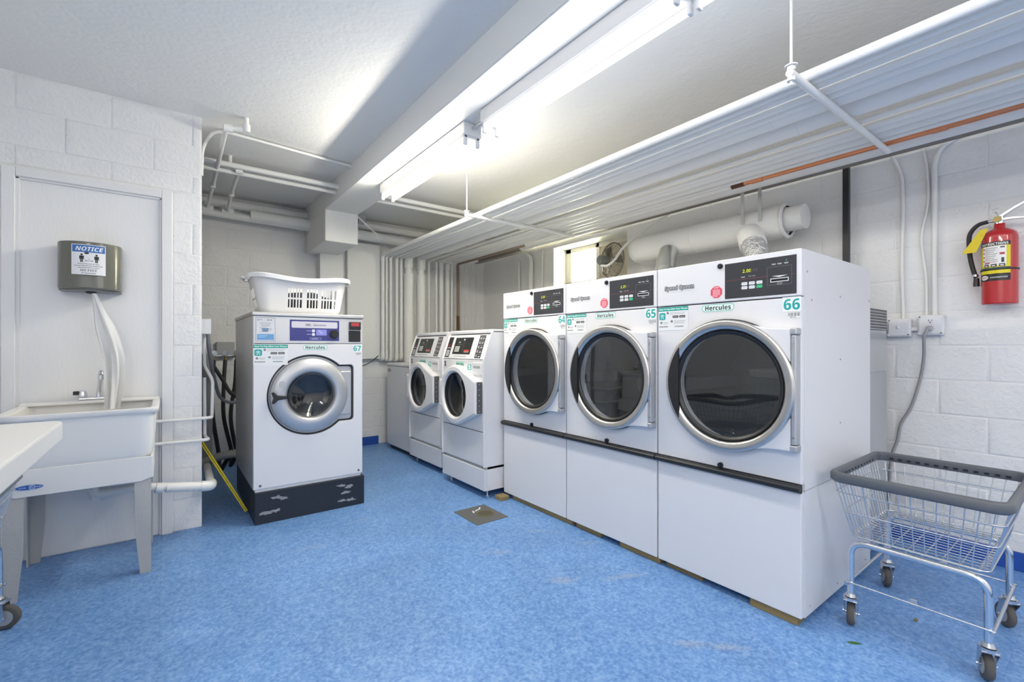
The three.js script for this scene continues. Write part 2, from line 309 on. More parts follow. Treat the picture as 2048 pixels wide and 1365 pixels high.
// ---------------------------------------------------------------- fluorescent fittings under the beam
function batten(label, x, z0, z1, n, color, y = 2.53, glowing = TUBE_GLOW, light = TUBE_LIGHT) {
  const t = thing('fluorescent_light', label, 'light fitting', [x, y, (z0 + z1) / 2]), L = z1 - z0, l = L / n;
  part(t, 'housing', [rbox(0.125, 0.075, L, 0, -0.0375, 0, 0.005), extrude([[-0.06, 0], [0.06, 0], [0.045, -0.014], [-0.045, -0.014]], L - 0.02).translate(0, -0.073, -(L - 0.02) / 2)], mat([0.82, 0.82, 0.83], 0.35));
  const glow = new THREE.MeshStandardMaterial({ color: lin(0.9, 0.9, 0.9), roughness: 0.4, emissive: lin(...color), emissiveIntensity: glowing });
  for (let k = 0; k < n; k++) for (const s of [-1, 1]) {
    const zc = -L / 2 + l * (k + 0.5);
    const tube = part(t, 'tube', cylZ(0.0145, l - 0.06, s * 0.043, -0.112, zc, 16), glow); tube.castShadow = false;
    for (const e of [-1, 1]) part(t, 'lamp_holder', rbox(0.026, 0.06, 0.016, s * 0.043, -0.102, zc + e * (l / 2 - 0.018), 0.005), M.plastic);
    const a = new THREE.RectAreaLight(lin(...color), light, 0.028, l - 0.06); a.position.set(s * 0.043, -0.128, zc); a.rotation.x = -Math.PI / 2; a.name = 'tube_light'; t.add(a);
    const b = new THREE.RectAreaLight(lin(...color), light, l - 0.06, 0.028); b.position.set(s * 0.06, -0.112, zc); b.rotation.y = -s * Math.PI / 2; b.name = 'tube_light'; t.add(b);
  }
  return t;
}
batten('far two-tube fluorescent fitting under the beam, near the back alcove', 1.465, -3.66, -2.33, 1, WARM, 2.53, TUBE_GLOW, 68);
batten('near two-tube fluorescent fitting under the beam, running overhead out of frame', 1.475, -2.17, 0.33, 2, COOL, 2.53, TUBE_GLOW, 14);
batten('two-tube fluorescent fitting under the beam behind the viewer', 1.475, 0.75, 2.6, 1, COOL);
batten('two-tube fluorescent fitting on the ceiling of the left bay behind the viewer', -0.85, -0.35, 2.15, 2, COOL, CE, TUBE_GLOW, 44);
batten('two-tube fluorescent fitting on the ceiling at the right behind the viewer', 2.75, 1.75, 3.05, 1, COOL, 2.715);
single('conduit_nipple', bar([1.465, 2.50, -2.335], [1.475, 2.50, -2.165], 0.011), M.zinc, 'short metal conduit joining the two fluorescent fittings', 'conduit');

// ---------------------------------------------------------------- shared stickers and print
const T = {
  hercules: canvasTex(512, 128, (x, w, h) => { x.fillStyle = ENAMEL_CSS; x.fillRect(0, 0, w, h); x.lineWidth = 7; x.strokeStyle = '#2fb3a6'; x.fillStyle = '#e3f6f2'; x.beginPath(); x.roundRect(10, 14, w - 20, h - 28, 48); x.fill(); x.stroke(); x.fillStyle = '#1d1d22'; x.font = 'bold 96px sans-serif'; x.textAlign = 'center'; x.textBaseline = 'middle'; x.fillText('Hercules', w / 2, h / 2 + 2, 410); }),
  pay: canvasTex(512, 360, (x, w, h) => {
    x.fillStyle = '#eceef0'; x.fillRect(0, 0, w, h); x.fillStyle = '#1fa396'; x.fillRect(0, 0, w, 62); x.fillStyle = '#ffffff'; x.font = 'bold 36px sans-serif'; x.textBaseline = 'middle'; x.fillText('How To Pay With Your Phone', 14, 32, 484);
    x.fillStyle = '#36a9a8'; x.beginPath(); x.roundRect(14, 84, 112, 112, 24); x.fill(); x.strokeStyle = '#e8fbf8'; x.lineWidth = 9; x.beginPath(); x.arc(70, 148, 32, 3.4, 6.0); x.stroke(); x.beginPath(); x.moveTo(46, 178); x.lineTo(70, 130); x.lineTo(94, 178); x.stroke();
    const dot = (a, b, n) => { x.fillStyle = '#333'; x.beginPath(); x.arc(a, b, 18, 0, 7); x.fill(); x.fillStyle = '#fff'; x.font = 'bold 26px sans-serif'; x.fillText(n, a - 7, b + 1); };
    dot(165, 92, '1'); dot(235, 222, '2'); dot(52, 238, '3'); x.fillStyle = '#9a9ca2';
    for (const [a, b, l] of [[200, 86, 270], [200, 106, 250], [270, 210, 200], [270, 230, 180], [270, 250, 190], [84, 232, 90], [84, 250, 80]]) x.fillRect(a, b, l, 6);
    x.fillStyle = '#222'; x.beginPath(); x.roundRect(250, 134, 100, 36, 8); x.roundRect(364, 134, 100, 36, 8); x.fill(); x.fillStyle = '#fff'; x.font = 'bold 18px sans-serif'; x.fillText('App Store', 258, 152, 84); x.fillText('Google Play', 372, 152, 84);
    x.fillStyle = '#333'; x.font = 'bold 30px sans-serif'; x.fillText('PAYRANGE', 285, 300, 150); x.fillStyle = '#777'; for (let i = 0; i < 6; i++) x.fillRect(18 + i * 26, 290, 18, 20);
  }),
  stop: canvasTex(256, 256, (x, w, h) => { x.fillStyle = '#f3e9ec'; x.fillRect(0, 0, w, h); x.translate(128, 128); x.rotate(-Math.PI / 8); const oct = (r) => { x.beginPath(); for (let i = 0; i < 8; i++) x.lineTo(r * Math.cos(i * Math.PI / 4), r * Math.sin(i * Math.PI / 4)); x.closePath(); }; x.fillStyle = '#dd4a63'; oct(120); x.fill(); x.rotate(Math.PI / 8); x.fillStyle = '#ffdfe4'; x.textAlign = 'center'; x.font = 'bold 44px sans-serif'; x.fillText('STOP', 0, -66); for (let i = 0; i < 9; i++) x.fillRect(-80 + (i % 3) * 6, -46 + i * 16, 160 - (i % 3) * 12 - (i > 6 ? 40 : 0), 6); }),
  name: canvasTex(512, 110, (x, w, h) => { x.fillStyle = ENAMEL_CSS; x.fillRect(0, 0, w, h); x.font = 'bold 78px sans-serif'; x.textBaseline = 'middle'; x.lineJoin = 'round'; x.lineWidth = 17; x.strokeStyle = '#4a4b4f'; x.strokeText('Speed Queen', 16, 52, 480); x.fillStyle = '#bfc0c2'; x.fillText('Speed Queen', 16, 52, 480); }),
  console: (price) => canvasTex(1024, 544, (x, w, h) => {
    x.fillStyle = '#3c3d42'; x.fillRect(0, 0, w, h); x.fillStyle = '#8c4a46'; x.fillRect(20, 262, 620, 6); x.fillRect(960, 262, 50, 6);
    x.fillStyle = '#33343a'; x.fillRect(268, 108, 240, 72); x.fillStyle = '#d4e02a'; x.font = 'bold 70px sans-serif'; x.textBaseline = 'middle'; x.fillText(price, 272, 145); x.fillStyle = '#5b5456'; x.fillText('888', 392, 145, 110);
    x.fillStyle = '#d6d8dc'; x.font = '26px sans-serif'; x.fillText('\u25B2', 270, 206); x.fillText('\u25B2', 378, 206); x.fillText('\u25B2', 434, 206); x.fillRect(250, 226, 66, 5); x.fillRect(258, 236, 50, 5); x.fillRect(362, 226, 44, 5); x.fillRect(420, 226, 46, 5);
    for (let i = 0; i < 3; i++) for (let j = 0; j < 2; j++) { x.fillStyle = i === 2 && j === 1 ? '#2fbf7d' : '#eceff2'; x.beginPath(); x.roundRect(262 + i * 110, 312 + j * 60, 84, 46, 8); x.fill(); x.fillStyle = '#9a9ca2'; x.fillRect(276 + i * 110, 332 + j * 60, 56, 7); x.fillStyle = '#cfd2d6'; x.fillRect(244 + i * 110, 332 + j * 60, 8, 8); }
    x.strokeStyle = '#77797e'; x.lineWidth = 4; x.strokeRect(634, 138, 326, 260); x.fillStyle = '#eceff2'; x.beginPath(); x.moveTo(694, 268); x.lineTo(910, 268); x.lineTo(802, 290); x.fill(); x.lineWidth = 11; x.strokeStyle = '#e4e6e9'; x.strokeRect(682, 308, 236, 44); x.fillStyle = '#0d0d0f'; x.fillRect(690, 316, 220, 28); x.lineWidth = 4; x.beginPath(); x.roundRect(772, 372, 62, 20, 8); x.stroke();
    x.fillStyle = '#d6d8dc'; for (const a of [700, 780, 868]) { x.fillRect(a - 8, 92, 60, 6); x.fillRect(a, 102, 48, 6); } x.font = 'bold 40px sans-serif'; x.fillText('\u2193', 706, 60); x.fillText('\u223F', 790, 60); x.fillStyle = '#39d39a'; x.fillText('r', 884, 58);
  }),
  number: (n) => canvasTex(256, 220, (x, w, h) => { x.fillStyle = '#eef3f4'; x.fillRect(0, 0, w, h); x.fillStyle = '#17a8a4'; x.font = 'bold 224px sans-serif'; x.textAlign = 'center'; x.textBaseline = 'middle'; x.fillText(n, w / 2, h / 2 + 4, 236); }),
  barcode: (n) => canvasTex(256, 128, (x, w, h) => { x.fillStyle = '#e9eaec'; x.fillRect(0, 0, w, h); x.fillStyle = '#444'; let p = 8, k = 3; while (p < 244) { const b = 3 + (k * 7 % 5) * 2; x.fillRect(p, 6, b, 76); p += b + 4 + (k * 3 % 4) * 3; k++; } x.font = 'bold 36px sans-serif'; x.fillText(n, 40, 118, 180); }),
};
const TM = { hercules: tex(T.hercules, 0.3), pay: tex(T.pay, 0.35), stop: tex(T.stop, 0.4), name: tex(T.name, 0.3), barcode: tex(T.barcode('981716'), 0.4) };
const prices = { a: tex(T.console('2.00'), 0.28), b: tex(T.console('2.25'), 0.28) };

// ---------------------------------------------------------------- tumble dryers
function dryer(label, x, z, num, price) {
  const t = thing('tumble_dryer', label, 'dryer', [x, 0, z], -Math.PI / 2, 'white tumble dryers in a row'), W = 0.714, h = W / 2, D = 0.88, E = M.enamel;
  part(t, 'cabinet', [span(-h, -h + 0.012, 0.05, 1.6, -D, -0.031), span(h - 0.012, h, 0.05, 1.6, -D, -0.031), span(-h, h, 1.6, 1.614, -D, -0.031), span(-h, h, 0.034, 0.05, -D, -0.031), span(-h + 0.012, h - 0.012, 0.05, 1.6, -D, -D + 0.012)], M.enamelSide);
  part(t, 'lower_panel', rspan(-h + 0.003, h - 0.003, 0.036, 0.572, -0.03, 0, 0.004), E);
  const fp = new THREE.Shape(); fp.moveTo(-h + 0.003, 0.609); fp.lineTo(h - 0.003, 0.609); fp.lineTo(h - 0.003, 1.408); fp.lineTo(-h + 0.003, 1.408); fp.closePath();
  const cx = 0.045, cy = 1.013;
  part(t, 'front_panel', extrude(fp, 0.024, 0.003, [hole(cx, cy, 0.258)], 48).translate(0, 0, -0.027), E);
  part(t, 'console', rspan(-h + 0.001, h - 0.001, 1.413, 1.615, -0.03, 0.004, 0.005), E);
  const dp = new THREE.Shape(); dp.moveTo(0, -0.017); dp.lineTo(0, 0.017); dp.quadraticCurveTo(0.03, 0.018, 0.034, 0.004); dp.quadraticCurveTo(0.034, -0.014, 0.012, -0.017); dp.closePath();
  part(t, 'lint_drawer_handle', extrude(dp, W - 0.002, 0).rotateY(-Math.PI / 2).translate(h - 0.001, 0.59, -0.004), M.black, 'black full-width lint drawer handle');
  for (const y of [1.585, 0.622]) part(t, 'lock', [cylZ(0.0125, 0.012, 0.002, y, 0.006, 20), cylZ(0.009, 0.006, 0.002, y, 0.013, 16)], M.black);
  part(t, 'control_panel', plane(0.314, 0.167, 0.181, 1.5075, 0.0052), price);
  part(t, 'maker_badge', plane(0.182, 0.039, -0.223, 1.504, 0.005), TM.name);
  part(t, 'stop_sticker', new THREE.CircleGeometry(0.0335, 8, Math.PI / 8).translate(-0.019, 1.462, 0.0051), TM.stop);
  part(t, 'brand_sticker', plane(0.168, 0.042, -0.015, 1.386, 0.0009), TM.hercules);
  part(t, 'payment_sticker', plane(0.178, 0.125, -0.262, 1.344, 0.0009), TM.pay);
  part(t, 'number_sticker', plane(0.074, 0.0636, 0.317, 1.379, 0.0009), tex(T.number(num), 0.35), 'teal number sticker');
  part(t, 'barcode_sticker', plane(0.05, 0.025, 0.327, 1.331, 0.0009), TM.barcode);
  // door: pressed white plate that sweeps from the round frame to the hinge
  const s = new THREE.Shape(), R = 0.306, a0 = Math.acos(0.098 / R);
  s.absarc(cx, cy, R, a0, 2 * Math.PI - a0, false); s.quadraticCurveTo(cx + 0.17, cy - 0.258, cx + 0.285, cy - 0.262); s.lineTo(cx + 0.285, cy + 0.262); s.quadraticCurveTo(cx + 0.17, cy + 0.258, cx + R * Math.cos(a0), cy + R * Math.sin(a0));
  const door = part(t, 'door', extrude(s, 0.034, 0.005, [hole(cx, cy, 0.262)], 64).translate(0, 0, 0.008), E);
  part(door, 'door_seal', latheZ([[0.275, 0.0], [0.315, 0.0], [0.315, 0.016], [0.275, 0.016]], cx - 0.013, cy, 0.003), M.black);
  part(door, 'door_ring', latheZ([[0.259, 0.028], [0.261, 0.046], [0.268, 0.058], [0.276, 0.064], [0.298, 0.066], [0.305, 0.062], [0.308, 0.054], [0.308, 0.036], [0.304, 0.03]].map(([r, y]) => [r, y]), cx, cy, 0, 96), M.steel, 'brushed steel door ring');
  part(door, 'inner_bezel', latheZ([[0.241, 0.036], [0.245, 0.043], [0.255, 0.049], [0.2605, 0.05], [0.2605, 0.03], [0.243, 0.03]], cx, cy, 0, 96), M.black);
  const hs = new THREE.Shape(); hs.absarc(cx, cy, 0.290, Math.PI - 0.66, Math.PI + 0.66, false); hs.quadraticCurveTo(cx - 0.232, cy - 0.09, cx - 0.230, cy); hs.quadraticCurveTo(cx - 0.232, cy + 0.09, cx + 0.290 * Math.cos(Math.PI - 0.66), cy + 0.290 * Math.sin(0.66));
  part(door, 'door_handle', extrude(hs, 0.012, 0.002, [], 40).translate(0, 0, 0.058), M.black, 'dark recessed grip at the edge of the door');
  part(door, 'door_glass', latheZ([[0, 0.034], [0.1, 0.035], [0.2, 0.036], [0.252, 0.037]].reverse(), cx, cy, 0, 64), M.glass);
  const hg = part(t, 'hinge', [rspan(0.333, 0.353, cy - 0.232, cy + 0.232, 0.006, 0.05, 0.006), rspan(0.329, 0.356, cy + 0.234, cy + 0.262, 0.002, 0.052, 0.006), rspan(0.329, 0.356, cy - 0.262, cy - 0.234, 0.002, 0.052, 0.006)], M.silver);
  for (const k of [-0.2, 0.2]) part(hg, 'screw', cylZ(0.005, 0.003, 0.343, cy + k, 0.051, 12), M.zinc);
  part(t, 'rear_housing', rspan(-0.33, 0.33, 0.05, 1.29, -1.28, -D - 0.002, 0.006), M.galv);
  part(t, 'vent_box', rspan(-0.33, 0.33, 1.292, 1.412, -1.29, -D - 0.002, 0.004), M.grey);
  const dr = part(t, 'drum', latheZ([[0.275, -0.03], [0.3, -0.05], [0.3, -0.6]], cx, cy, 0, 64), M.drum.clone()); dr.material.map = rep(perf, 26, 9); dr.material.side = THREE.DoubleSide;
  const db = part(t, 'drum_back', new THREE.CircleGeometry(0.3, 48).translate(cx, cy, -0.6), M.drum.clone()); db.material.map = rep(perf, 8);
  for (let k = 0; k < 3; k++) { const a = 0.6 + k * 2.094; part(t, 'drum_baffle', box(0.06, 0.05, 0.5, 0, -0.28, -0.32).rotateZ(a).translate(cx, cy, 0), M.drumPlain); }
  return t;
}
const PITCH = 0.718, DX = 2.15;
const d66 = dryer('white dryer number 66, nearest the wire cart', DX, -0.808 - PITCH / 2, '66', prices.a);
dryer('white dryer number 65, middle of the three dryers', DX, -0.808 - PITCH * 1.5, '65', prices.b);
dryer('white dryer number 64, beside the small washer 63', DX, -0.808 - PITCH * 2.5, '64', prices.b);
for (const [y, z] of [[1.436, -0.44], [1.135, -0.44], [0.83, -0.44], [1.40, -0.10], [1.44, -0.86], [0.07, -0.08], [0.07, -0.4], [0.07, -0.8], [1.52, -0.05]]) part(d66, 'side_screw', cylX(0.0045, 0.003, 0.3582, y, z, 10), M.grey);
part(d66, 'side_seam', box(0.0012, 0.003, 0.86, 0.3573, 0.578, -0.45), M.grey);
{ // side grille of the exhaust housing of dryer 66
  const g = d66.getObjectByName('vent_box');
  part(d66, 'rear_access_panel', rspan(0.331, 0.336, 0.06, 1.05, -1.26, -0.9, 0.002), mat([0.5, 0.52, 0.53], 0.4, 0.6));
  const slot = box(0.001, 0.011, 0.014, 0, 0.003, 0);
  for (let i = 0; i < 16; i++) for (let j = 0; j < 7; j++) part(g, 'vent_slot', slot, M.black).position.set(0.3306, 1.302 + j * 0.0165, -1.27 + i * 0.0245);
}

// wooden shims under the machines
function shim(label, x0, x1, z0, z1, h) { single('wooden_shim', rspan(x0, x1, 0, h, z0, z1, 0.003), M.woodShim, label, 'wood shim', 'wooden shims under the dryers'); }
shim('long wooden batten under dryer 64', 2.165, 2.24, -2.86, -2.20, 0.033);
shim('short wooden batten under the left half of dryer 65', 2.17, 2.245, -2.17, -1.95, 0.033);
shim('short wooden batten under the right half of dryer 65', 2.165, 2.24, -1.80, -1.52, 0.033);
shim('thin wooden batten under the left end of dryer 66', 2.18, 2.255, -1.49, -1.28, 0.033);
shim('wooden batten under the right end of dryer 66', 2.155, 2.235, -1.03, -0.83, 0.033);
shim('small wooden block on the floor between washer 63 and dryer 64', 2.06, 2.14, -2.955, -2.87, 0.03);
shim('wooden batten under the rear of dryer 66', 2.8, 2.87, -1.4, -0.84, 0.033);
shim('wooden batten under the rear of dryers 64 and 65', 2.8, 2.87, -2.9, -1.6, 0.033);

// ---------------------------------------------------------------- small front-load washers
const wash = {
  left: tex(canvasTex(128, 512, (x, w, h) => { x.fillStyle = '#222226'; x.fillRect(0, 0, w, h); x.fillStyle = '#b8443f'; x.font = 'bold 30px sans-serif'; x.fillText('CREDIT', 12, 210, 104); x.fillText('CARD', 20, 246, 84); x.fillStyle = '#d8d8da'; x.fillRect(18, 262, 92, 12); x.fillRect(18, 284, 92, 6); x.fillRect(26, 330, 76, 150); x.fillStyle = '#8c8d92'; x.fillRect(48, 344, 32, 122); }), 0.35),
  mid: tex(canvasTex(512, 360, (x, w, h) => { x.fillStyle = '#2b2c2b'; x.fillRect(0, 0, w, h); x.fillStyle = '#ecece6'; for (let i = 0; i < 3; i++) for (let j = 0; j < 3; j++) { x.beginPath(); x.roundRect(46 + i * 46, 190 + j * 42, 36, 32, 7); x.fill(); } x.beginPath(); x.arc(262, 46, 20, 0, 7); x.fill(); x.fillStyle = '#8b8c88'; x.fillRect(110, 82, 62, 40); x.fillRect(276, 90, 4, 210); for (let i = 0; i < 5; i++) x.fillRect(92 + i * 30, 146, 14, 12); x.fillStyle = '#c9463b'; x.fillRect(322, 262, 148, 32); x.fillStyle = '#e8b8b0'; x.fillRect(330, 302, 132, 14); }), 0.3),
  right: tex(canvasTex(160, 512, (x, w, h) => { x.fillStyle = '#26272a'; x.fillRect(0, 0, w, h); x.fillStyle = '#c9cacc'; for (let i = 0; i < 5; i++) { const y = 30 + i * 98; x.fillRect(16, y, 128, 7); x.fillRect(22, y + 22, 44 - i * 3, 34); x.fillRect(88, y + 26 + i * 3, 50, 26); x.fillRect(22, y + 66, 110, 6); } }), 0.35),
};
const hercW = tex(canvasTex(512, 150, (x, w, h) => { x.fillStyle = '#9fd6cb'; x.fillRect(0, 0, w, h); x.fillStyle = '#1d1d22'; x.font = 'bold 112px sans-serif'; x.textAlign = 'center'; x.textBaseline = 'middle'; x.fillText('Hercules', w / 2, h / 2, 470); }), 0.35);
function washer(label, x, z, num) {
  const t = thing('front_load_washer', label, 'washing machine', [x, 0, z], -Math.PI / 2, 'small white front-load washers'), W = 0.68, h = W / 2, E = M.enamel, D = 0.74;
  const side = [[0, 0.245], [0, 1.085], [-0.072, 1.295], [-0.09, 1.318], [-D, 1.318], [-D, 0.245]];
  for (const s of [-1, 1]) part(t, 'side_panel', extrude(side.map(([a, b]) => [-a - 0.01, b]), 0.006, 0.002).rotateY(Math.PI / 2).translate(s > 0 ? h - 0.008 : -h + 0.002, 0, 0), E);
  part(t, 'back_panel', span(-h + 0.01, h - 0.01, 0.06, 1.31, -D, -D + 0.01), E);
  part(t, 'top_lid', rspan(-h, h, 1.30, 1.332, -D, -0.075, 0.01), E);
  part(t, 'pedestal', [rspan(-h, h, 0.06, 0.226, -0.02, 0.002, 0.004), span(-h, -h + 0.012, 0.06, 0.226, -D, -0.0202), span(h - 0.012, h, 0.06, 0.226, -D, -0.0202), span(-h + 0.0122, h - 0.0122, 0.062, 0.07, -D, -0.0202)], E);
  const ks = part(t, 'kick_strip', span(-h + 0.004, h - 0.004, 0.224, 0.252, -0.03, -0.009), M.grey);
  for (const s of [-0.3, 0.3]) part(ks, 'screw', cylZ(0.006, 0.004, s, 0.238, -0.007, 12), M.darkGrey);
  part(t, 'lower_panel', rspan(-h + 0.003, h - 0.003, 0.25, 0.514, -0.02, 0, 0.004), E);
  const cx = -0.035, cy = 0.79;
  const fp = new THREE.Shape(); fp.moveTo(-h + 0.003, 0.52); fp.lineTo(h - 0.003, 0.52); fp.lineTo(h - 0.003, 1.084); fp.lineTo(-h + 0.003, 1.084); fp.closePath();
  part(t, 'front_panel', extrude(fp, 0.016, 0.003, [hole(cx, cy, 0.2)], 40).translate(0, 0, -0.019), E);
  const tilt = Math.atan2(0.072, 0.21), con = new THREE.Group(); con.position.set(0, 1.088, 0); con.rotation.x = -tilt; con.name = 'console'; 
  const c = part(t, 'console', rspan(-h + 0.002, h - 0.002, 0, 0.215, -0.02, 0, 0.005), E); c.position.set(0, 1.09, 0); c.rotation.x = -tilt;
  part(c, 'payment_panel', plane(0.075, 0.185, -0.275, 0.103, 0.0008), wash.left); part(c, 'control_panel', plane(0.29, 0.15, -0.05, 0.115, 0.0008), wash.mid); part(c, 'instruction_panel', plane(0.088, 0.195, 0.225, 0.108, 0.0008), wash.right);
  part(c, 'fine_print', plane(0.2, 0.006, -0.05, 0.022, 0.0008), M.grey);
  part(t, 'brand_sticker', plane(0.13, 0.042, -0.035, 1.045, 0.0009), hercW);
  part(t, 'number_sticker', plane(0.075, 0.065, 0.115, 1.025, 0.0009), tex(T.number(num), 0.35), 'teal number sticker');
  part(t, 'barcode_sticker', plane(0.045, 0.022, 0.118, 0.975, 0.0009), TM.barcode);
  for (const [px, py, a, b] of [[-0.29, 1.055, 0.03, 0.02], [-0.29, 1.03, 0.028, 0.02], [-0.28, 0.95, 0.055, 0.012]]) part(t, 'small_label', plane(a, b, px, py, 0.0009), M.darkGrey);
  const dr = part(t, 'soap_drawer', rspan(0.175, 0.305, 0.965, 1.065, -0.005, 0.008, 0.006), E); part(dr, 'drawer_grip', rspan(0.185, 0.285, 1.02, 1.04, 0.004, 0.0092, 0.002), M.grey);
  // door
  const s = new THREE.Shape(), R = 0.248, a0 = 1.0;
  s.absarc(cx, cy, R, a0, 2 * Math.PI - a0, false); s.lineTo(0.305, cy - 0.128); s.lineTo(0.305, cy + 0.128); s.closePath();
  const door = part(t, 'door', extrude(s, 0.036, 0.016, [hole(cx, cy, 0.192)], 56).translate(0, 0, 0.012), E);
  part(door, 'door_ring', latheZ([[0.181, 0.016], [0.185, 0.046], [0.194, 0.062], [0.206, 0.067], [0.218, 0.063]], cx, cy, 0, 72), E);
  part(door, 'window_seal', latheZ([[0.176, 0.018], [0.179, 0.046], [0.1845, 0.047], [0.1845, 0.018]], cx, cy, 0, 60), M.black);
  part(door, 'door_glass', latheZ([[0.181, 0.04], [0.15, 0.03], [0.1, 0.01], [0.05, -0.004], [0.0001, -0.008]], cx, cy, 0, 48), M.glassDark);
  part(door, 'door_handle', rspan(cx - 0.262, cx - 0.225, cy - 0.12, cy + 0.12, 0.02, 0.062, 0.012), E);
  part(door, 'handle_recess', rspan(cx - 0.262, cx - 0.250, cy - 0.105, cy + 0.105, 0.055, 0.065, 0.004), M.silver);
  part(door, 'hinge', rspan(0.3045, 0.3095, cy - 0.124, cy + 0.124, 0.003, 0.052, 0.002), M.darkGrey);
  for (let k = 0; k < 6; k++) part(door, 'hinge_screw', cylX(0.005, 0.003, 0.3095, cy - 0.105 + k * 0.042, 0.03, 10), M.silver);
  const dm = part(t, 'drum', latheZ([[0.19, -0.02], [0.24, -0.04], [0.24, -0.38]], cx, cy, 0, 48), M.drum.clone()); dm.material.map = rep(perf, 22, 6); dm.material.side = THREE.DoubleSide;
  part(t, 'drum_back', new THREE.CircleGeometry(0.24, 40).translate(cx, cy, -0.38), M.drumPlain);
  for (let k = 0; k < 3; k++) part(t, 'drum_lifter', box(0.05, 0.07, 0.3, 0, -0.21, -0.2).rotateZ(0.4 + k * 2.094).translate(cx, cy, 0), M.drumPlain);
  for (const [a, b] of [[-0.28, -0.06], [0.29, -0.06], [-0.28, -0.66], [0.29, -0.66]]) part(t, 'levelling_foot', [cylY(0.008, 0.05, a, 0.035, b, 10), cylY(0.022, 0.014, a, 0.007, b, 14)], M.zinc);
  return t;
}
washer('small white washer number 63, beside dryer 64', 1.985, -3.325, '63');
washer('small white washer number 62, between washer 63 and the plain white cabinet', 2.045, -4.15, '62');
{ // plain white appliance in the back corner
  const t = thing('metal_cabinet', 'plain white metal appliance cabinet in the back corner beside washer 62', 'cabinet', [2.09, 0, -4.90], -Math.PI / 2);
  part(t, 'cabinet_body', rspan(-0.325, 0.32, 0.05, 0.965, -0.7, 0, 0.006), M.enamelSide); part(t, 'top_lid', rspan(-0.328, 0.322, 0.968, 1.0, -0.7, 0.004, 0.008), M.enamel);
  part(t, 'plinth_strip', span(-0.31, 0.31, 0, 0.055, -0.68, -0.04), M.black); part(t, 'label_sticker', plane(0.085, 0.035, -0.25, 0.915, 0.0009), tex(canvasTex(128, 64, (x) => { x.fillStyle = '#77787c'; x.fillRect(0, 0, 128, 64); x.fillStyle = '#d4d5d8'; for (let i = 0; i < 3; i++) x.fillRect(10, 10 + i * 16, 48 + i * 12, 8); x.fillRect(90, 14, 26, 34); }), 0.4));
}

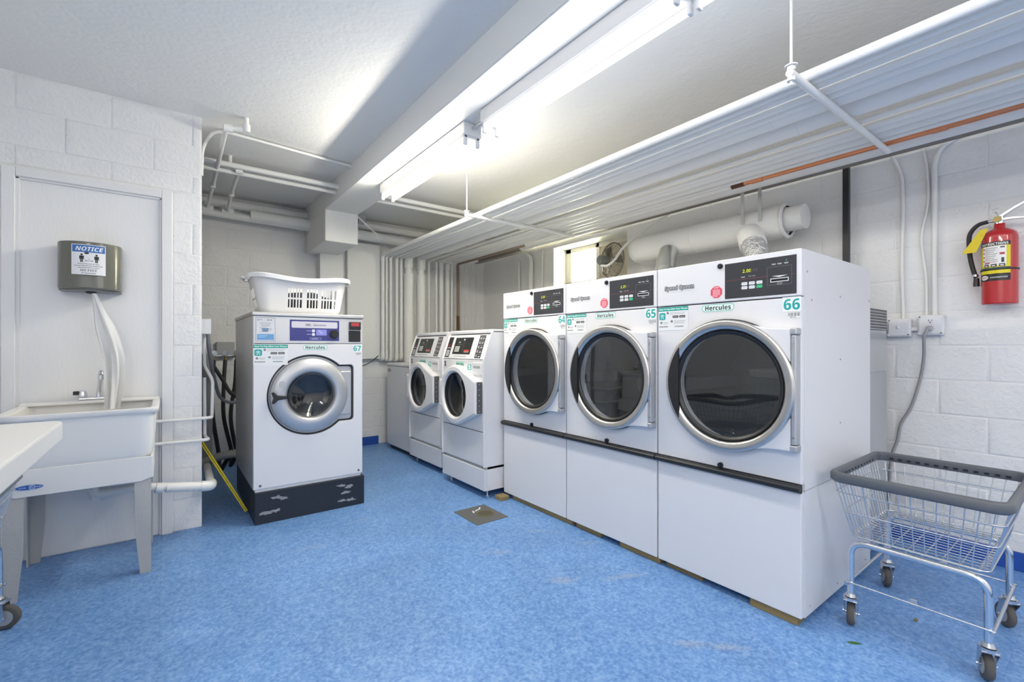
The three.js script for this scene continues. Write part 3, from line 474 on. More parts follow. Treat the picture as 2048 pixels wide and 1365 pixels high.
// ---------------------------------------------------------------- the large washer on its plinth
{
  const x0 = 0.462, x1 = 1.196, zf = -3.475, zb = -4.42;
  const p = thing('washer_plinth', 'scuffed black painted plinth under washer 67', 'plinth', [0.838, 0, zf]);
  part(p, 'plinth_box', rspan(-0.366, 0.368, 0, 0.213, -0.96, 0.008, 0.004), M.plinth);
  const scr = [[-0.235, 0.165, 0.5], [-0.24, 0.075, 0.2], [-0.19, 0.15, 1.2], [0.2, 0.165, 0.3], [0.23, 0.11, 0.0], [0.2, 0.055, 0.6], [0.27, 0.05, 1.0], [-0.3, 0.07, 0.1], [0.255, 0.15, 0.8]];
  scr.forEach(([x, y, a], i) => { const s = new THREE.Shape(), n = 14; for (let k = 0; k < n; k++) { const q = k / n * 6.283, r = (0.012 + 0.022 * rnd()); s[k ? 'lineTo' : 'moveTo'](x + Math.cos(q + a) * r * 1.3, y + Math.sin(q + a) * r * 0.45); } s.closePath(); part(p, 'paint_scrape', new THREE.ShapeGeometry(s).translate(0, 0, 0.0088), M.scrape); });
  const t = thing('large_washer', 'large white front-load washer number 67 with a laundry basket on top', 'washing machine', [(x0 + x1) / 2, 0.213, zf]), W = x1 - x0, h = W / 2, D = zf - zb, sideM = mat([0.60, 0.60, 0.61], 0.3, 0.5);
  part(t, 'side_panel', rspan(-h, -h + 0.012, 0.02, 1.19, -D, -0.005, 0.003), sideM); part(t, 'side_panel', rspan(h - 0.012, h, 0.02, 1.19, -D, -0.005, 0.003), sideM);
  part(t, 'back_panel', span(-h + 0.01, h - 0.01, 0.02, 1.19, -D, -D + 0.01), sideM); part(t, 'base_rail', rspan(-h + 0.012, h - 0.012, 0.0, 0.03, -D, -0.006, 0.004), M.enamelSide);
  part(t, 'top_plate', rspan(-h - 0.006, h + 0.004, 1.19, 1.216, -D - 0.01, 0.012, 0.006), M.steelTop, 'stainless steel top plate');
  part(t, 'control_fascia', rspan(-h + 0.001, h - 0.001, 1.003, 1.189, -0.02, 0, 0.004), mat([0.66, 0.66, 0.67], 0.3, 0.55));
  const cx = 0.0, cy = 0.638, R = 0.285;
  const out = (r, bx, bh) => { const s = new THREE.Shape(), a = Math.asin(bh / r); s.absarc(cx, cy, r, a, 2 * Math.PI - a, false); s.lineTo(cx + bx - 0.03, cy - bh); s.quadraticCurveTo(cx + bx, cy - bh, cx + bx, cy - bh + 0.03); s.lineTo(cx + bx, cy + bh - 0.03); s.quadraticCurveTo(cx + bx, cy + bh, cx + bx - 0.03, cy + bh); s.closePath(); return s; };
  const fp = new THREE.Shape(); fp.moveTo(-h + 0.002, 0.022); fp.lineTo(h - 0.002, 0.022); fp.lineTo(h - 0.002, 0.999); fp.lineTo(-h + 0.002, 0.999); fp.closePath();
  part(t, 'front_panel', extrude(fp, 0.02, 0.004, [new THREE.Path(out(R, 0.298, 0.208).getPoints(48))], 48).translate(0, 0, -0.022), M.enamel);
  for (const [x, y] of [[-0.325, 0.045], [0.335, 0.045]]) part(t, 'screw', cylZ(0.008, 0.004, x, y, 0.003, 14), M.darkGrey);
  const rg = part(t, 'door_surround', extrude(out(R, 0.298, 0.208), 0.006, 0, [new THREE.Path(out(R - 0.012, 0.286, 0.196).getPoints(48))], 48).translate(0, 0, -0.02), M.rubber);
  part(rg, 'inner_surround', extrude(out(R - 0.012, 0.286, 0.196), 0.004, 0, [hole(cx, cy, 0.2)], 48).translate(0, 0, -0.022), M.silver);
  const door = part(t, 'door', latheZ([[0.155, 0.0], [0.163, 0.026], [0.176, 0.036], [0.205, 0.036], [0.238, 0.026], [0.256, 0.012], [0.262, 0.0], [0.262, -0.018], [0.15, -0.018]], cx - 0.005, cy, 0, 80), M.silver);
  part(door, 'hinge_plate', rspan(cx + 0.2, cx + 0.278, cy - 0.16, cy + 0.16, -0.018, 0.012, 0.006), M.silver);
  part(door, 'window_bowl', latheZ([[0.164, 0.025], [0.158, 0.01], [0.15, -0.03], [0.138, -0.05]], cx - 0.005, cy, 0, 64), M.drumPlain);
  part(door, 'door_glass', latheZ([[0.152, 0.0], [0.12, -0.03], [0.06, -0.048], [0.0001, -0.052]], cx - 0.005, cy, 0, 48), M.glassDark);
  const hn = [[-0.25, cy + 0.035], [-0.228, cy + 0.012], [-0.165, cy + 0.004], [-0.165, cy - 0.014], [-0.225, cy - 0.02], [-0.25, cy - 0.045], [-0.262, cy - 0.04], [-0.25, cy - 0.006], [-0.264, cy + 0.03]];
  part(door, 'door_handle', extrude(hn, 0.02, 0.004).translate(0, 0, 0.03), M.black, 'black forked door handle');
  part(door, 'round_sticker', new THREE.CircleGeometry(0.022, 24).translate(-0.195, cy + 0.085, 0.0372), mat([0.5, 0.51, 0.53], 0.4));
  const dm = part(t, 'drum', latheZ([[0.19, -0.06], [0.27, -0.09], [0.27, -0.6]], cx, cy, 0, 56), M.drum.clone()); dm.material.map = rep(perf, 24, 8); dm.material.side = THREE.DoubleSide;
  part(t, 'drum_back', new THREE.CircleGeometry(0.27, 40).translate(cx, cy, -0.6), M.drumPlain);
  part(t, 'instruction_label', plane(0.118, 0.16, -0.292, 1.098, 0.0006), tex(canvasTex(320, 430, (x, w, h) => { x.fillStyle = '#dcdde3'; x.fillRect(0, 0, w, h); x.strokeStyle = '#77787e'; x.lineWidth = 6; x.strokeRect(4, 4, w - 8, h - 8); x.fillStyle = '#55565c'; x.font = 'bold 34px sans-serif'; x.fillText('20 11', 22, 56); x.fillText('40 30', 182, 56); x.fillStyle = '#9a9ca4'; for (let i = 0; i < 7; i++) x.fillRect(60 + (i % 3) * 14, 96 + i * 26, 190 - (i % 4) * 22, 9); x.fillStyle = '#4b78a8'; x.fillRect(100, 196, 110, 26); x.fillRect(110, 232, 90, 22); x.fillStyle = '#6fa5d6'; x.fillRect(22, 300, w - 44, 108); x.fillStyle = '#a9cdec'; x.fillRect(40, 324, 150, 12); x.fillRect(40, 350, 110, 12); }), 0.4));
  const cp = part(t, 'control_panel', plane(0.335, 0.148, 0.025, 1.096, 0.0008), tex(canvasTex(1024, 452, (x, w, h) => {
    x.fillStyle = '#3d4186'; x.fillRect(0, 0, w, h); x.fillStyle = '#d9d6e2'; x.beginPath(); x.roundRect(36, 34, 950, 140, 26); x.fill(); x.fillStyle = '#37353f'; x.font = 'bold 70px sans-serif'; x.textBaseline = 'middle'; x.fillText('(W)', 312, 106); x.fillStyle = '#5c5a66'; x.font = 'bold 58px sans-serif'; x.fillText('wascomat', 470, 106, 270);
    x.fillStyle = '#e9eaf6'; x.beginPath(); x.roundRect(446, 204, 60, 58, 10); x.roundRect(446, 282, 60, 58, 10); x.fill(); x.fillStyle = '#c4c6e6'; x.fillRect(330, 228, 100, 10); x.fillRect(340, 306, 90, 10); x.fillStyle = '#8f93dc'; x.fillRect(534, 204, 220, 128); x.fillStyle = '#c8ccff'; x.fillRect(580, 224, 46, 20); x.fillRect(620, 262, 40, 24); x.strokeStyle = '#c4c6e6'; x.lineWidth = 5; x.strokeRect(406, 384, 230, 40); x.fillStyle = '#c4c6e6'; x.font = 'bold 34px sans-serif'; x.fillText('CLARUS', 440, 405, 160); }), 0.25));
  part(cp, 'dial', [cylZ(0.031, 0.014, 0.155, 1.072, 0.008, 32), cylZ(0.022, 0.012, 0.155, 1.072, 0.02, 32)], M.black, 'black round selector dial');
  const rdr = part(t, 'card_reader', rspan(0.265, 0.348, 1.106, 1.166, -0.002, 0.02, 0.004), M.black); part(rdr, 'reader_label', plane(0.06, 0.026, 0.305, 1.146, 0.0205), mat([0.45, 0.05, 0.055], 0.35));
  part(t, 'reader_plate', rspan(0.262, 0.35, 1.016, 1.1, -0.002, 0.004, 0.002), M.black);
  part(t, 'payment_sticker', plane(0.21, 0.14, -0.26, 0.925, 0.0026), TM.pay); part(t, 'brand_sticker', plane(0.17, 0.042, 0.025, 0.975, 0.0026), TM.hercules); part(t, 'number_sticker', plane(0.066, 0.056, 0.325, 0.968, 0.0026), tex(T.number('67'), 0.35), 'teal number sticker'); part(t, 'barcode_sticker', plane(0.04, 0.02, 0.335, 0.925, 0.0026), TM.barcode);
}
{ // laundry basket on the large washer
  const t = thing('laundry_basket', 'white plastic laundry basket with slotted sides on top of washer 67', 'basket', [0.815, 1.432, -3.83], -0.05);
  const H = 0.262, rows = 44, per = [];
  const rim = (y) => { const k = y / H; return [0.275 + 0.05 * k, 0.185 + 0.045 * k]; };
  const hw = 0.3, hd = 0.21, cr = 0.09;                               // plan outline at mid height
  const add = (x, z, nx, nz) => per.push([x, z, nx, nz]);
  const N1 = 132, N2 = 60, NC = 12;
  for (let i = 0; i <= N1; i++) add(-hw + cr + (2 * hw - 2 * cr) * i / N1, hd, 0, 1);
  for (let i = 1; i < NC; i++) { const a = Math.PI / 2 * (1 - i / NC); add(hw - cr + cr * Math.cos(a), hd - cr + cr * Math.sin(a), Math.cos(a), Math.sin(a)); }
  for (let i = 0; i <= N2; i++) add(hw, hd - cr - (2 * hd - 2 * cr) * i / N2, 1, 0);
  for (let i = 1; i < NC; i++) { const a = -Math.PI / 2 * i / NC; add(hw - cr + cr * Math.cos(a), -hd + cr + cr * Math.sin(a), Math.cos(a), Math.sin(a)); }
  for (let i = 0; i <= N1; i++) add(hw - cr - (2 * hw - 2 * cr) * i / N1, -hd, 0, -1);
  for (let i = 1; i < NC; i++) { const a = -Math.PI / 2 - Math.PI / 2 * i / NC; add(-hw + cr + cr * Math.cos(a), -hd + cr + cr * Math.sin(a), Math.cos(a), Math.sin(a)); }
  for (let i = 0; i <= N2; i++) add(-hw, -hd + cr + (2 * hd - 2 * cr) * i / N2, -1, 0);
  for (let i = 1; i < NC; i++) { const a = Math.PI - Math.PI / 2 * i / NC; add(-hw + cr + cr * Math.cos(a), hd - cr + cr * Math.sin(a), Math.cos(a), Math.sin(a)); }
  const n = per.length, at = (i, y, off) => { const [x, z, nx, nz] = per[i % n], k = (y / H - 0.5) * 2; const sh = 1 - 0.06 * Math.pow(Math.max(0, 1 - y / 0.035), 2); return [(x + nx * (k * 0.026 + off)) * sh, y, (z + nz * (k * 0.024 + off)) * sh]; };
  const ok = (i, j) => {                                              // false inside a slot
    const y = (j + 0.5) / rows * H, [x, z, nx, nz] = per[i % n];
    const rowA = y > 0.048 && y < 0.108, rowB = y > 0.122 && y < 0.182;
    if (!rowA && !rowB) return true;
    if (Math.abs(nz) > 0.99) { const u = nz > 0 ? x : -x; for (const [c, m] of [[-0.04, 5], [0.08, 4], [0.19, 5]]) for (let k = 0; k < m; k++) { const s = c + (k - (m - 1) / 2) * 0.0205; if (Math.abs(u - s + 0.015) < 0.0058) return false; } return true; }
    if (Math.abs(nx) > 0.99) return !(Math.abs(Math.abs(z) - 0.03) < 0.012 || Math.abs(Math.abs(z) - 0.075) < 0.012);
    return true;
  };
  const pos = [], idx = []; const q = (a, b, c, d) => { const k = pos.length / 3; pos.push(...a, ...b, ...c, ...d); idx.push(k, k + 1, k + 2, k, k + 2, k + 3); };
  for (let i = 0; i < n; i++) for (let j = 0; j < rows; j++) {
    if (!ok(i, j)) continue; const y0 = j / rows * H, y1 = (j + 1) / rows * H, i2 = i + 1;
    q(at(i, y0, 0), at(i2, y0, 0), at(i2, y1, 0), at(i, y1, 0)); q(at(i2, y0, -0.003), at(i, y0, -0.003), at(i, y1, -0.003), at(i2, y1, -0.003));
    if (!ok(i + n - 1, j)) q(at(i, y0, -0.003), at(i, y0, 0), at(i, y1, 0), at(i, y1, -0.003)); if (!ok(i2, j)) q(at(i2, y0, 0), at(i2, y0, -0.003), at(i2, y1, -0.003), at(i2, y1, 0));
  }
  const g = new THREE.BufferGeometry(); g.setAttribute('position', new THREE.Float32BufferAttribute(pos, 3)); g.setIndex(idx); g.computeVertexNormals();
  part(t, 'basket_wall', g, M.plastic);
  const bs = new THREE.Shape(per.filter((_, i) => i % 3 === 0).map(([x, z, nx, nz]) => new THREE.Vector2((x - nx * 0.028) * 0.95, -(z - nz * 0.026) * 0.95)));
  part(t, 'basket_floor', extrude(bs, 0.004).rotateX(-Math.PI / 2).translate(0, 0.001, 0), M.plastic);
  const ring = (off, y) => per.map((_, i) => { const a = at(i, H, off); return V(a[0], y + 0.012 * Math.cos(Math.max(-1, Math.min(1, a[0] / 0.33)) * Math.PI) * -1, a[2]); });
  const rp = ring(0.014, H + 0.004), pr = [], ri = [], prof = [[-0.018, -0.004], [-0.012, 0.006], [0.012, 0.006], [0.018, 0.0], [0.018, -0.026], [0.014, -0.026], [0.012, -0.004]];
  rp.forEach((p, i) => { const [, , nx, nz] = per[i]; prof.forEach(([a, b]) => pr.push(p.x + nx * a, p.y + b, p.z + nz * a)); });
  for (let i = 0; i < n; i++) for (let k = 0; k < prof.length; k++) { const k2 = (k + 1) % prof.length, m = prof.length, a = i * m + k, b = i * m + k2, c = ((i + 1) % n) * m + k, d = ((i + 1) % n) * m + k2; ri.push(a, c, b, b, c, d); }
  const rg = new THREE.BufferGeometry(); rg.setAttribute('position', new THREE.Float32BufferAttribute(pr, 3)); rg.setIndex(ri); rg.computeVertexNormals();
  const rimO = part(t, 'rim', plain(rg), M.plastic); rimO.geometry.computeVertexNormals();
  for (const s of [-1, 1]) part(t, 'handle', sweep([[s * 0.335, H - 0.01, -0.07], [s * 0.372, H + 0.0, -0.06], [s * 0.376, H + 0.0, 0.06], [s * 0.335, H - 0.01, 0.07]], 0.009, 0.02, 10), M.plastic);
}

{ // dark laundry lying in the basket, seen through the slots
  const g = new THREE.SphereGeometry(1, 40, 24), p = g.attributes.position;
  for (let i = 0; i < p.count; i++) { const x = p.getX(i), y = p.getY(i), z = p.getZ(i), k = 1 + 0.10 * Math.sin(x * 7 + z * 4) + 0.08 * Math.sin(z * 9 - y * 5); const q = (v) => Math.sign(v) * Math.pow(Math.abs(v), 0.6); p.setXYZ(i, q(x) * 0.235 * (0.96 + 0.04 * k), Math.max(0.012, 0.085 + y * 0.085 * k), q(z) * 0.150 * (0.96 + 0.04 * k)); }
  g.computeVertexNormals();
  const o = single('laundry_pile', g, mat([0.02, 0.021, 0.03], 0.9, 0, { sheen: 0.3 }), 'dark clothes inside the white basket, seen through its slots', 'laundry'); o.position.set(0.835, 1.432, -3.83); o.rotation.y = -0.05;
}

// ---------------------------------------------------------------- wire laundry carts
function cart(label, x, z, swivel) {
  const t = thing('laundry_cart', label, 'laundry cart', [x, 0, z], 0, 'wire laundry carts on castors'), Z = M.zinc;
  const top = [0.312, 0.262], bot = [0.25, 0.205], yt = 0.635, yb = 0.385, wr = 0.0021;
  const lerp = (a, b, k) => a + (b - a) * k, dim = (y) => { const k = (y - yb) / (yt - yb); return [lerp(bot[0], top[0], k), lerp(bot[1], top[1], k)]; };
  // rubber bumper rim
  const rimPath = (hx, hz, r, y) => { const p = []; for (const [sx, sz, a0] of [[1, 1, 0], [-1, 1, Math.PI / 2], [-1, -1, Math.PI], [1, -1, Math.PI * 1.5]]) for (let k = 0; k <= 8; k++) { const a = a0 + k / 8 * Math.PI / 2; p.push(V(sx * (hx - r) + r * Math.cos(a), y, sz * (hz - r) + r * Math.sin(a))); } return p; };
  const path = rimPath(top[0], top[1], 0.045, 0.65), prof = [[-0.009, -0.03], [-0.012, 0.004], [-0.006, 0.011], [0.006, 0.011], [0.014, 0.002], [0.014, -0.022], [0.004, -0.032]], pos = [], idx = [], m = prof.length;
  path.forEach((p, i) => { const a = path[(i + 1) % path.length].clone().sub(path[(i - 1 + path.length) % path.length]).normalize(), nx = a.z, nz = -a.x; prof.forEach(([u, v]) => pos.push(p.x + nx * u, p.y + v, p.z + nz * u)); });
  path.forEach((_, i) => { for (let k = 0; k < m; k++) { const a = i * m + k, b = i * m + (k + 1) % m, c = ((i + 1) % path.length) * m + k, d = ((i + 1) % path.length) * m + (k + 1) % m; idx.push(a, b, c, b, d, c); } });
  const g = new THREE.BufferGeometry(); g.setAttribute('position', new THREE.Float32BufferAttribute(pos, 3)); g.setIndex(idx); g.computeVertexNormals();
  const rim = part(t, 'bumper_rim', g, M.greyRubber, 'dark grey rubber bumper rim');
  for (let k = 0; k < 13; k++) part(rim, 'rim_slot', box(0.002, 0.009, 0.016, top[0] - 0.0125, 0.634, -0.2 + k * 0.0333), M.black);
  for (let k = 0; k < 11; k++) part(rim, 'rim_slot', box(0.012, 0.009, 0.002, -0.2 + k * 0.04, 0.634, -top[1] + 0.0125), M.black);
  const nz = 12, nx = 15;
  for (const s of [-1, 1]) {
    for (let k = 0; k <= nz; k++) { const f = -1 + 2 * k / nz; part(t, 'wire', sweep([[s * top[0], yt, f * (top[1] - 0.03)], [s * bot[0], yb, f * (bot[1] - 0.012)], [s * (bot[0] - 0.03), yb - 0.004, f * (bot[1] - 0.012)]], wr, 0.012, 6), Z); }
    for (let k = 0; k <= nx; k++) { const f = -1 + 2 * k / nx; part(t, 'wire', sweep([[f * (top[0] - 0.03), yt, s * top[1]], [f * (bot[0] - 0.012), yb, s * bot[1]], [f * (bot[0] - 0.012), yb - 0.004, s * (bot[1] - 0.03)]], wr, 0.012, 6), Z); }
  }
  for (const [y, r] of [[0.575, 0.0032], [0.49, 0.0032], [0.388, 0.0036]]) { const [a, b] = dim(y); part(t, 'hoop_wire', sweepPts(rimPath(a + 0.003, b + 0.003, 0.03, y), r, 8, false, true), Z); }
  for (let k = 0; k < 15; k++) { const f = -0.235 + k * 0.47 / 14; part(t, 'floor_wire', bar([f, yb, -bot[1]], [f, yb, bot[1]], wr, 6), Z); }
  for (let k = 0; k < 8; k++) { const f = -0.18 + k * 0.36 / 7; part(t, 'floor_wire', bar([-bot[0], yb - 0.005, f], [bot[0], yb - 0.005, f], wr * 1.1, 6), Z); }
  // two hoop legs, stretchers and castors
  const lx = 0.258, lz = 0.206;
  for (const s of [-1, 1]) part(t, 'leg_hoop', sweep([[s * lx, 0.135, -lz], [s * lx, 0.365, -lz], [s * lx, 0.365, lz], [s * lx, 0.135, lz]], 0.0125, 0.06, 14), M.chrome);
  for (const s of [-1, 1]) { part(t, 'stretcher', bar([s * (lx + 0.012), 0.19, -lz - 0.02], [s * (lx + 0.012), 0.19, lz + 0.02], 0.0042, 8), M.chrome); part(t, 'stretcher', bar([-lx - 0.02, 0.182, s * (lz + 0.012)], [lx + 0.02, 0.182, s * (lz + 0.012)], 0.0065, 8), M.zinc); part(t, 'bracket', rspan(s * lx - 0.006, s * lx + 0.006, 0.178, 0.205, -0.01, 0.012, 0.002), M.zinc); }
  for (const sx of [-1, 1]) for (const sz of [-1, 1]) {
    const a = swivel + sx * 0.12 + sz * 0.08, c = part(t, 'castor', [cylY(0.021, 0.012, 0, 0.136, 0, 18, 0.016), cylY(0.026, 0.01, 0, 0.122, 0, 18), rspan(-0.024, 0.024, 0.112, 0.118, -0.03, 0.024, 0.002), extrude([[0.026, 0.114], [-0.022, 0.114], [-0.03, 0.062], [-0.03, 0.042], [-0.014, 0.042], [-0.008, 0.07]], 0.0025).rotateY(-Math.PI / 2).translate(-0.0215, 0, 0), extrude([[0.026, 0.114], [-0.022, 0.114], [-0.03, 0.062], [-0.03, 0.042], [-0.014, 0.042], [-0.008, 0.07]], 0.0025).rotateY(-Math.PI / 2).translate(0.024, 0, 0)], M.zinc);
    c.position.set(sx * lx, 0, sz * lz); c.rotation.y = a;
    part(c, 'wheel', latheTyre(), M.tread).position.set(0, 0.05, -0.022);
    part(c, 'hub', cylX(0.031, 0.03, 0, 0.05, -0.022, 24), M.grey); part(c, 'axle', cylX(0.006, 0.058, 0, 0.05, -0.022, 10), M.chrome);
  }
  return t;
}
function latheTyre() { return latheTyre.g ??= lathe([[0.032, -0.013], [0.044, -0.0135], [0.0495, -0.008], [0.05, 0], [0.0495, 0.008], [0.044, 0.0135], [0.032, 0.013]], 32).rotateZ(Math.PI / 2); }
cart('wire laundry cart with grey rim beside dryer 66 and the right wall', 2.597, -0.487, -1.15);
cart('wire laundry cart mostly hidden behind the white folding table at the left edge', -0.822, -2.645, -1.9);

// ---------------------------------------------------------------- folding table at the left edge
{
  const t = thing('folding_table', 'white folding table with rounded corners at the left edge', 'table', [-0.945, 0, -1.62]);
  const s = new THREE.Shape(), hx = 0.66, hz = 0.62, r = 0.05; s.moveTo(-hx + r, -hz); s.lineTo(hx - r, -hz); s.quadraticCurveTo(hx, -hz, hx, -hz + r); s.lineTo(hx, hz - r); s.quadraticCurveTo(hx, hz, hx - r, hz); s.lineTo(-hx + r, hz); s.quadraticCurveTo(-hx, hz, -hx, hz - r); s.lineTo(-hx, -hz + r); s.quadraticCurveTo(-hx, -hz, -hx + r, -hz);
  part(t, 'tabletop', extrude(s, 0.05, 0.006, [], 12).rotateX(-Math.PI / 2).translate(0, 0.882, 0), M.tabletop);
  for (const sx of [-0.56, 0.0]) for (const sz of [-0.3, 0.5]) part(t, 'leg', bar([sx, 0, sz], [sx, 0.888, sz], 0.016, 12), M.grey);
}

// ---------------------------------------------------------------- utility sink
{
  const X0 = -0.635, X1 = -0.03, Z0 = -3.635, Z1 = -3.07, cx = (X0 + X1) / 2, cz = (Z0 + Z1) / 2;
  const t = thing('utility_sink', 'white plastic utility sink on grey legs under the towel dispenser', 'sink', [cx, 0, cz]);
  // tub as stacked rounded rectangles: outside up, over the rim, inside down
  const prof = [[0.262, 0.245, 0.60], [0.272, 0.254, 0.612], [0.279, 0.262, 0.635], [0.284, 0.268, 0.70], [0.289, 0.272, 0.82], [0.291, 0.274, 0.845], [0.302, 0.284, 0.848], [0.304, 0.286, 0.87], [0.300, 0.282, 0.874], [0.272, 0.255, 0.872], [0.266, 0.249, 0.86], [0.256, 0.24, 0.70], [0.24, 0.22, 0.625], [0.0, 0.0, 0.618]], pos = [], idx = [];
  const NR = 40; prof.forEach(([hx, hz, y]) => { for (let k = 0; k < NR; k++) { const a = k / NR * Math.PI * 2, c = Math.cos(a), s = Math.sin(a), e = 0.2; const x = Math.sign(c) * Math.pow(Math.abs(c), e) * hx, z = Math.sign(s) * Math.pow(Math.abs(s), e) * hz; pos.push(x, y, z); } });
  for (let i = 0; i < prof.length - 1; i++) for (let k = 0; k < NR; k++) { const a = i * NR + k, b = i * NR + (k + 1) % NR; idx.push(a, a + NR, b, b, a + NR, b + NR); }
  const g = new THREE.BufferGeometry(); g.setAttribute('position', new THREE.Float32BufferAttribute(pos, 3)); g.setIndex(idx); g.computeVertexNormals();
  part(t, 'tub', g, M.tub); part(t, 'back_ledge', rspan(-0.3, 0.3, 0.868, 0.885, -0.286, -0.2, 0.006), M.tub);
  const ap = (w) => [[-w, 0.505], [-w + 0.05, 0.488], [w - 0.05, 0.488], [w, 0.505], [w - 0.004, 0.615], [-w + 0.004, 0.615]];
  const fr = part(t, 'apron', extrude(ap(0.278), 0.006, 0.002).translate(0, 0, 0.252), M.tub); part(t, 'apron', extrude(ap(0.278), 0.006, 0.002).translate(0, 0, -0.262), M.tub);
  for (const s of [-1, 1]) part(t, 'apron', extrude(ap(0.255), 0.006, 0.002).rotateY(Math.PI / 2).translate(s > 0 ? 0.27 : -0.276, 0, 0), M.tub);
  const lg = new THREE.Shape(); lg.absellipse(0, 0, 0.049, 0.0135, 0, Math.PI * 2); const lgG = new THREE.ShapeGeometry(lg, 24), u = lgG.attributes.uv, p = lgG.attributes.position; for (let i = 0; i < u.count; i++) u.setXY(i, p.getX(i) / 0.098 + 0.5, p.getY(i) / 0.027 + 0.5);
  part(fr, 'maker_emblem', lgG.translate(-0.182, 0.532, 0.2605), tex(canvasTex(512, 144, (x, w, h) => { x.fillStyle = '#2d62b4'; x.fillRect(0, 0, w, h); x.strokeStyle = '#dfe7f5'; x.lineWidth = 8; x.beginPath(); x.ellipse(w / 2, h / 2, w / 2 - 14, h / 2 - 12, 0, 0, 7); x.stroke(); x.fillStyle = '#dfe7f5'; x.beginPath(); x.arc(w * 0.6, h / 2, 56, 0, 7); x.fill(); x.fillStyle = '#2d62b4'; x.beginPath(); x.arc(w * 0.6, h / 2, 44, 0, 7); x.fill(); x.fillStyle = '#dfe7f5'; x.font = 'bold 58px sans-serif'; x.textAlign = 'center'; x.textBaseline = 'middle'; x.fillText('EL', w * 0.6, h / 2, 62); x.font = 'bold 34px sans-serif'; x.fillText('MUSTEE', w * 0.27, h / 2 + 2, 150); x.fillRect(w * 0.72, h / 2 - 7, 96, 14); }), 0.35));
  // angle legs: two tapered flanges each
  const fl = [[0, 0.5], [0.068, 0.5], [0.064, 0.22], [0.045, 0.0], [0, 0.0]];
  for (const [sx, sz] of [[-1, 1], [1, 1], [-1, -1], [1, -1]]) {
    const a = extrude(fl, 0.005, 0.001), b = extrude(fl, 0.005, 0.001).rotateY(-Math.PI / 2); if (sz < 0) a.translate(0, 0, -0.005);
    const gg = join([a, b.translate(0.005, 0, 0)]); const pz = gg.attributes.position, nn = gg.attributes.normal;
    for (let i = 0; i < pz.count; i++) { const x = pz.getX(i), z = pz.getZ(i); pz.setX(i, (x) * -sx); pz.setZ(i, Math.abs(z) > 0.0065 ? Math.abs(z) * -sz : z); nn.setX(i, nn.getX(i) * -sx); if (Math.abs(z) > 0.0065 && sz > 0) nn.setZ(i, -nn.getZ(i)); }
    gg.computeVertexNormals();
    part(t, 'leg', gg, M.sinkLeg).position.set(sx * 0.268, 0, sz * 0.246);
  }
  const f = part(t, 'faucet', [rspan(-0.07, 0.075, 0.885, 0.903, -0.268, -0.222, 0.008)], M.chrome);
  part(f, 'spout', [cylY(0.015, 0.03, 0.02, 0.915, -0.245, 20, 0.012), sweep([[0.02, 0.92, -0.245], [0.026, 0.99, -0.235], [0.032, 1.045, -0.22], [0.034, 1.052, -0.18], [0.035, 1.03, -0.165]], 0.0115, 0.02, 14), cylY(0.0145, 0.026, 0.035, 1.02, -0.165, 18)], M.chrome);
  part(f, 'tap_handle', [latheY([[0.02, 0], [0.021, 0.012], [0.016, 0.036], [0.012, 0.04], [0.0001, 0.041]], -0.05, 0.903, -0.245)], M.chrome); part(f, 'tap_lever', rbox(0.026, 0.022, 0.014, -0.078, 0.928, -0.243, 0.003).rotateZ(0), M.rubber);
  part(f, 'tap_handle', [latheY([[0.02, 0], [0.021, 0.012], [0.016, 0.036], [0.012, 0.04], [0.0001, 0.041]], 0.085, 0.903, -0.245)], M.chrome);
  part(t, 'tailpiece', [cylY(0.022, 0.2, 0.01, 0.52, -0.1), cylY(0.03, 0.03, 0.01, 0.45, -0.1)], M.pvc);
}
function latheY(p, x, y, z) { return lathe(p, 24).translate(x, y, z); }
{
  const t = thing('drain_pipe', 'white plastic drain pipe running from the sink around the wall end', 'pipe', [0, 0, 0]);
  part(t, 'pipe_run', sweep([[-0.322, 0.44, -3.45], [-0.322, 0.37, -3.45], [-0.14, 0.375, -3.45], [0.225, 0.305, -3.50], [0.235, 0.30, -3.62], [0.245, 0.30, -4.1]], 0.024, 0.04, 16), M.pvc);
  part(t, 'coupling', bar([-0.05, 0.352, -3.46], [-0.015, 0.345, -3.465], 0.031, 18), M.pvc); part(t, 'coupling', bar([0.0, 0.343, -3.468], [0.19, 0.311, -3.494], 0.0285, 18), M.pvc); part(t, 'elbow', sweep([[0.175, 0.314, -3.492], [0.228, 0.305, -3.50], [0.236, 0.30, -3.58]], 0.032, 0.04, 18), M.pvc);
  single('pipe_flange', [latheZ([[0.02, 0.0], [0.05, 0.0], [0.052, 0.008], [0.03, 0.02], [0.02, 0.02]], -0.314, 0.33, ZP + 0.004, 32), cylZ(0.02, 0.16, -0.314, 0.335, ZP + 0.09, 18)], M.plastic, 'grey round pipe flange on the wall under the sink', 'flange');
}
single('supply_pipe', sweep([[-0.14, 0.726, ZP + 0.02], [-0.1, 0.726, ZP + 0.05], [0.24, 0.726, ZP + 0.06], [0.252, 0.726, ZP - 0.08], [0.258, 0.96, ZP - 0.10], [0.215, 1.06, -3.86], [0.215, 1.3, -3.86]], 0.0105, 0.03), M.pipe, 'upper thin white water pipe wrapping round the wall end beside the sink', 'pipe', 'water pipes beside the sink');
single('supply_pipe', sweep([[-0.14, 0.586, ZP + 0.02], [-0.1, 0.586, ZP + 0.05], [0.225, 0.583, ZP + 0.06], [0.212, 0.583, ZP - 0.10], [0.212, 0.98, ZP - 0.14]], 0.0105, 0.03), M.pipe, 'lower thin white water pipe wrapping round the wall end beside the sink', 'pipe', 'water pipes beside the sink');

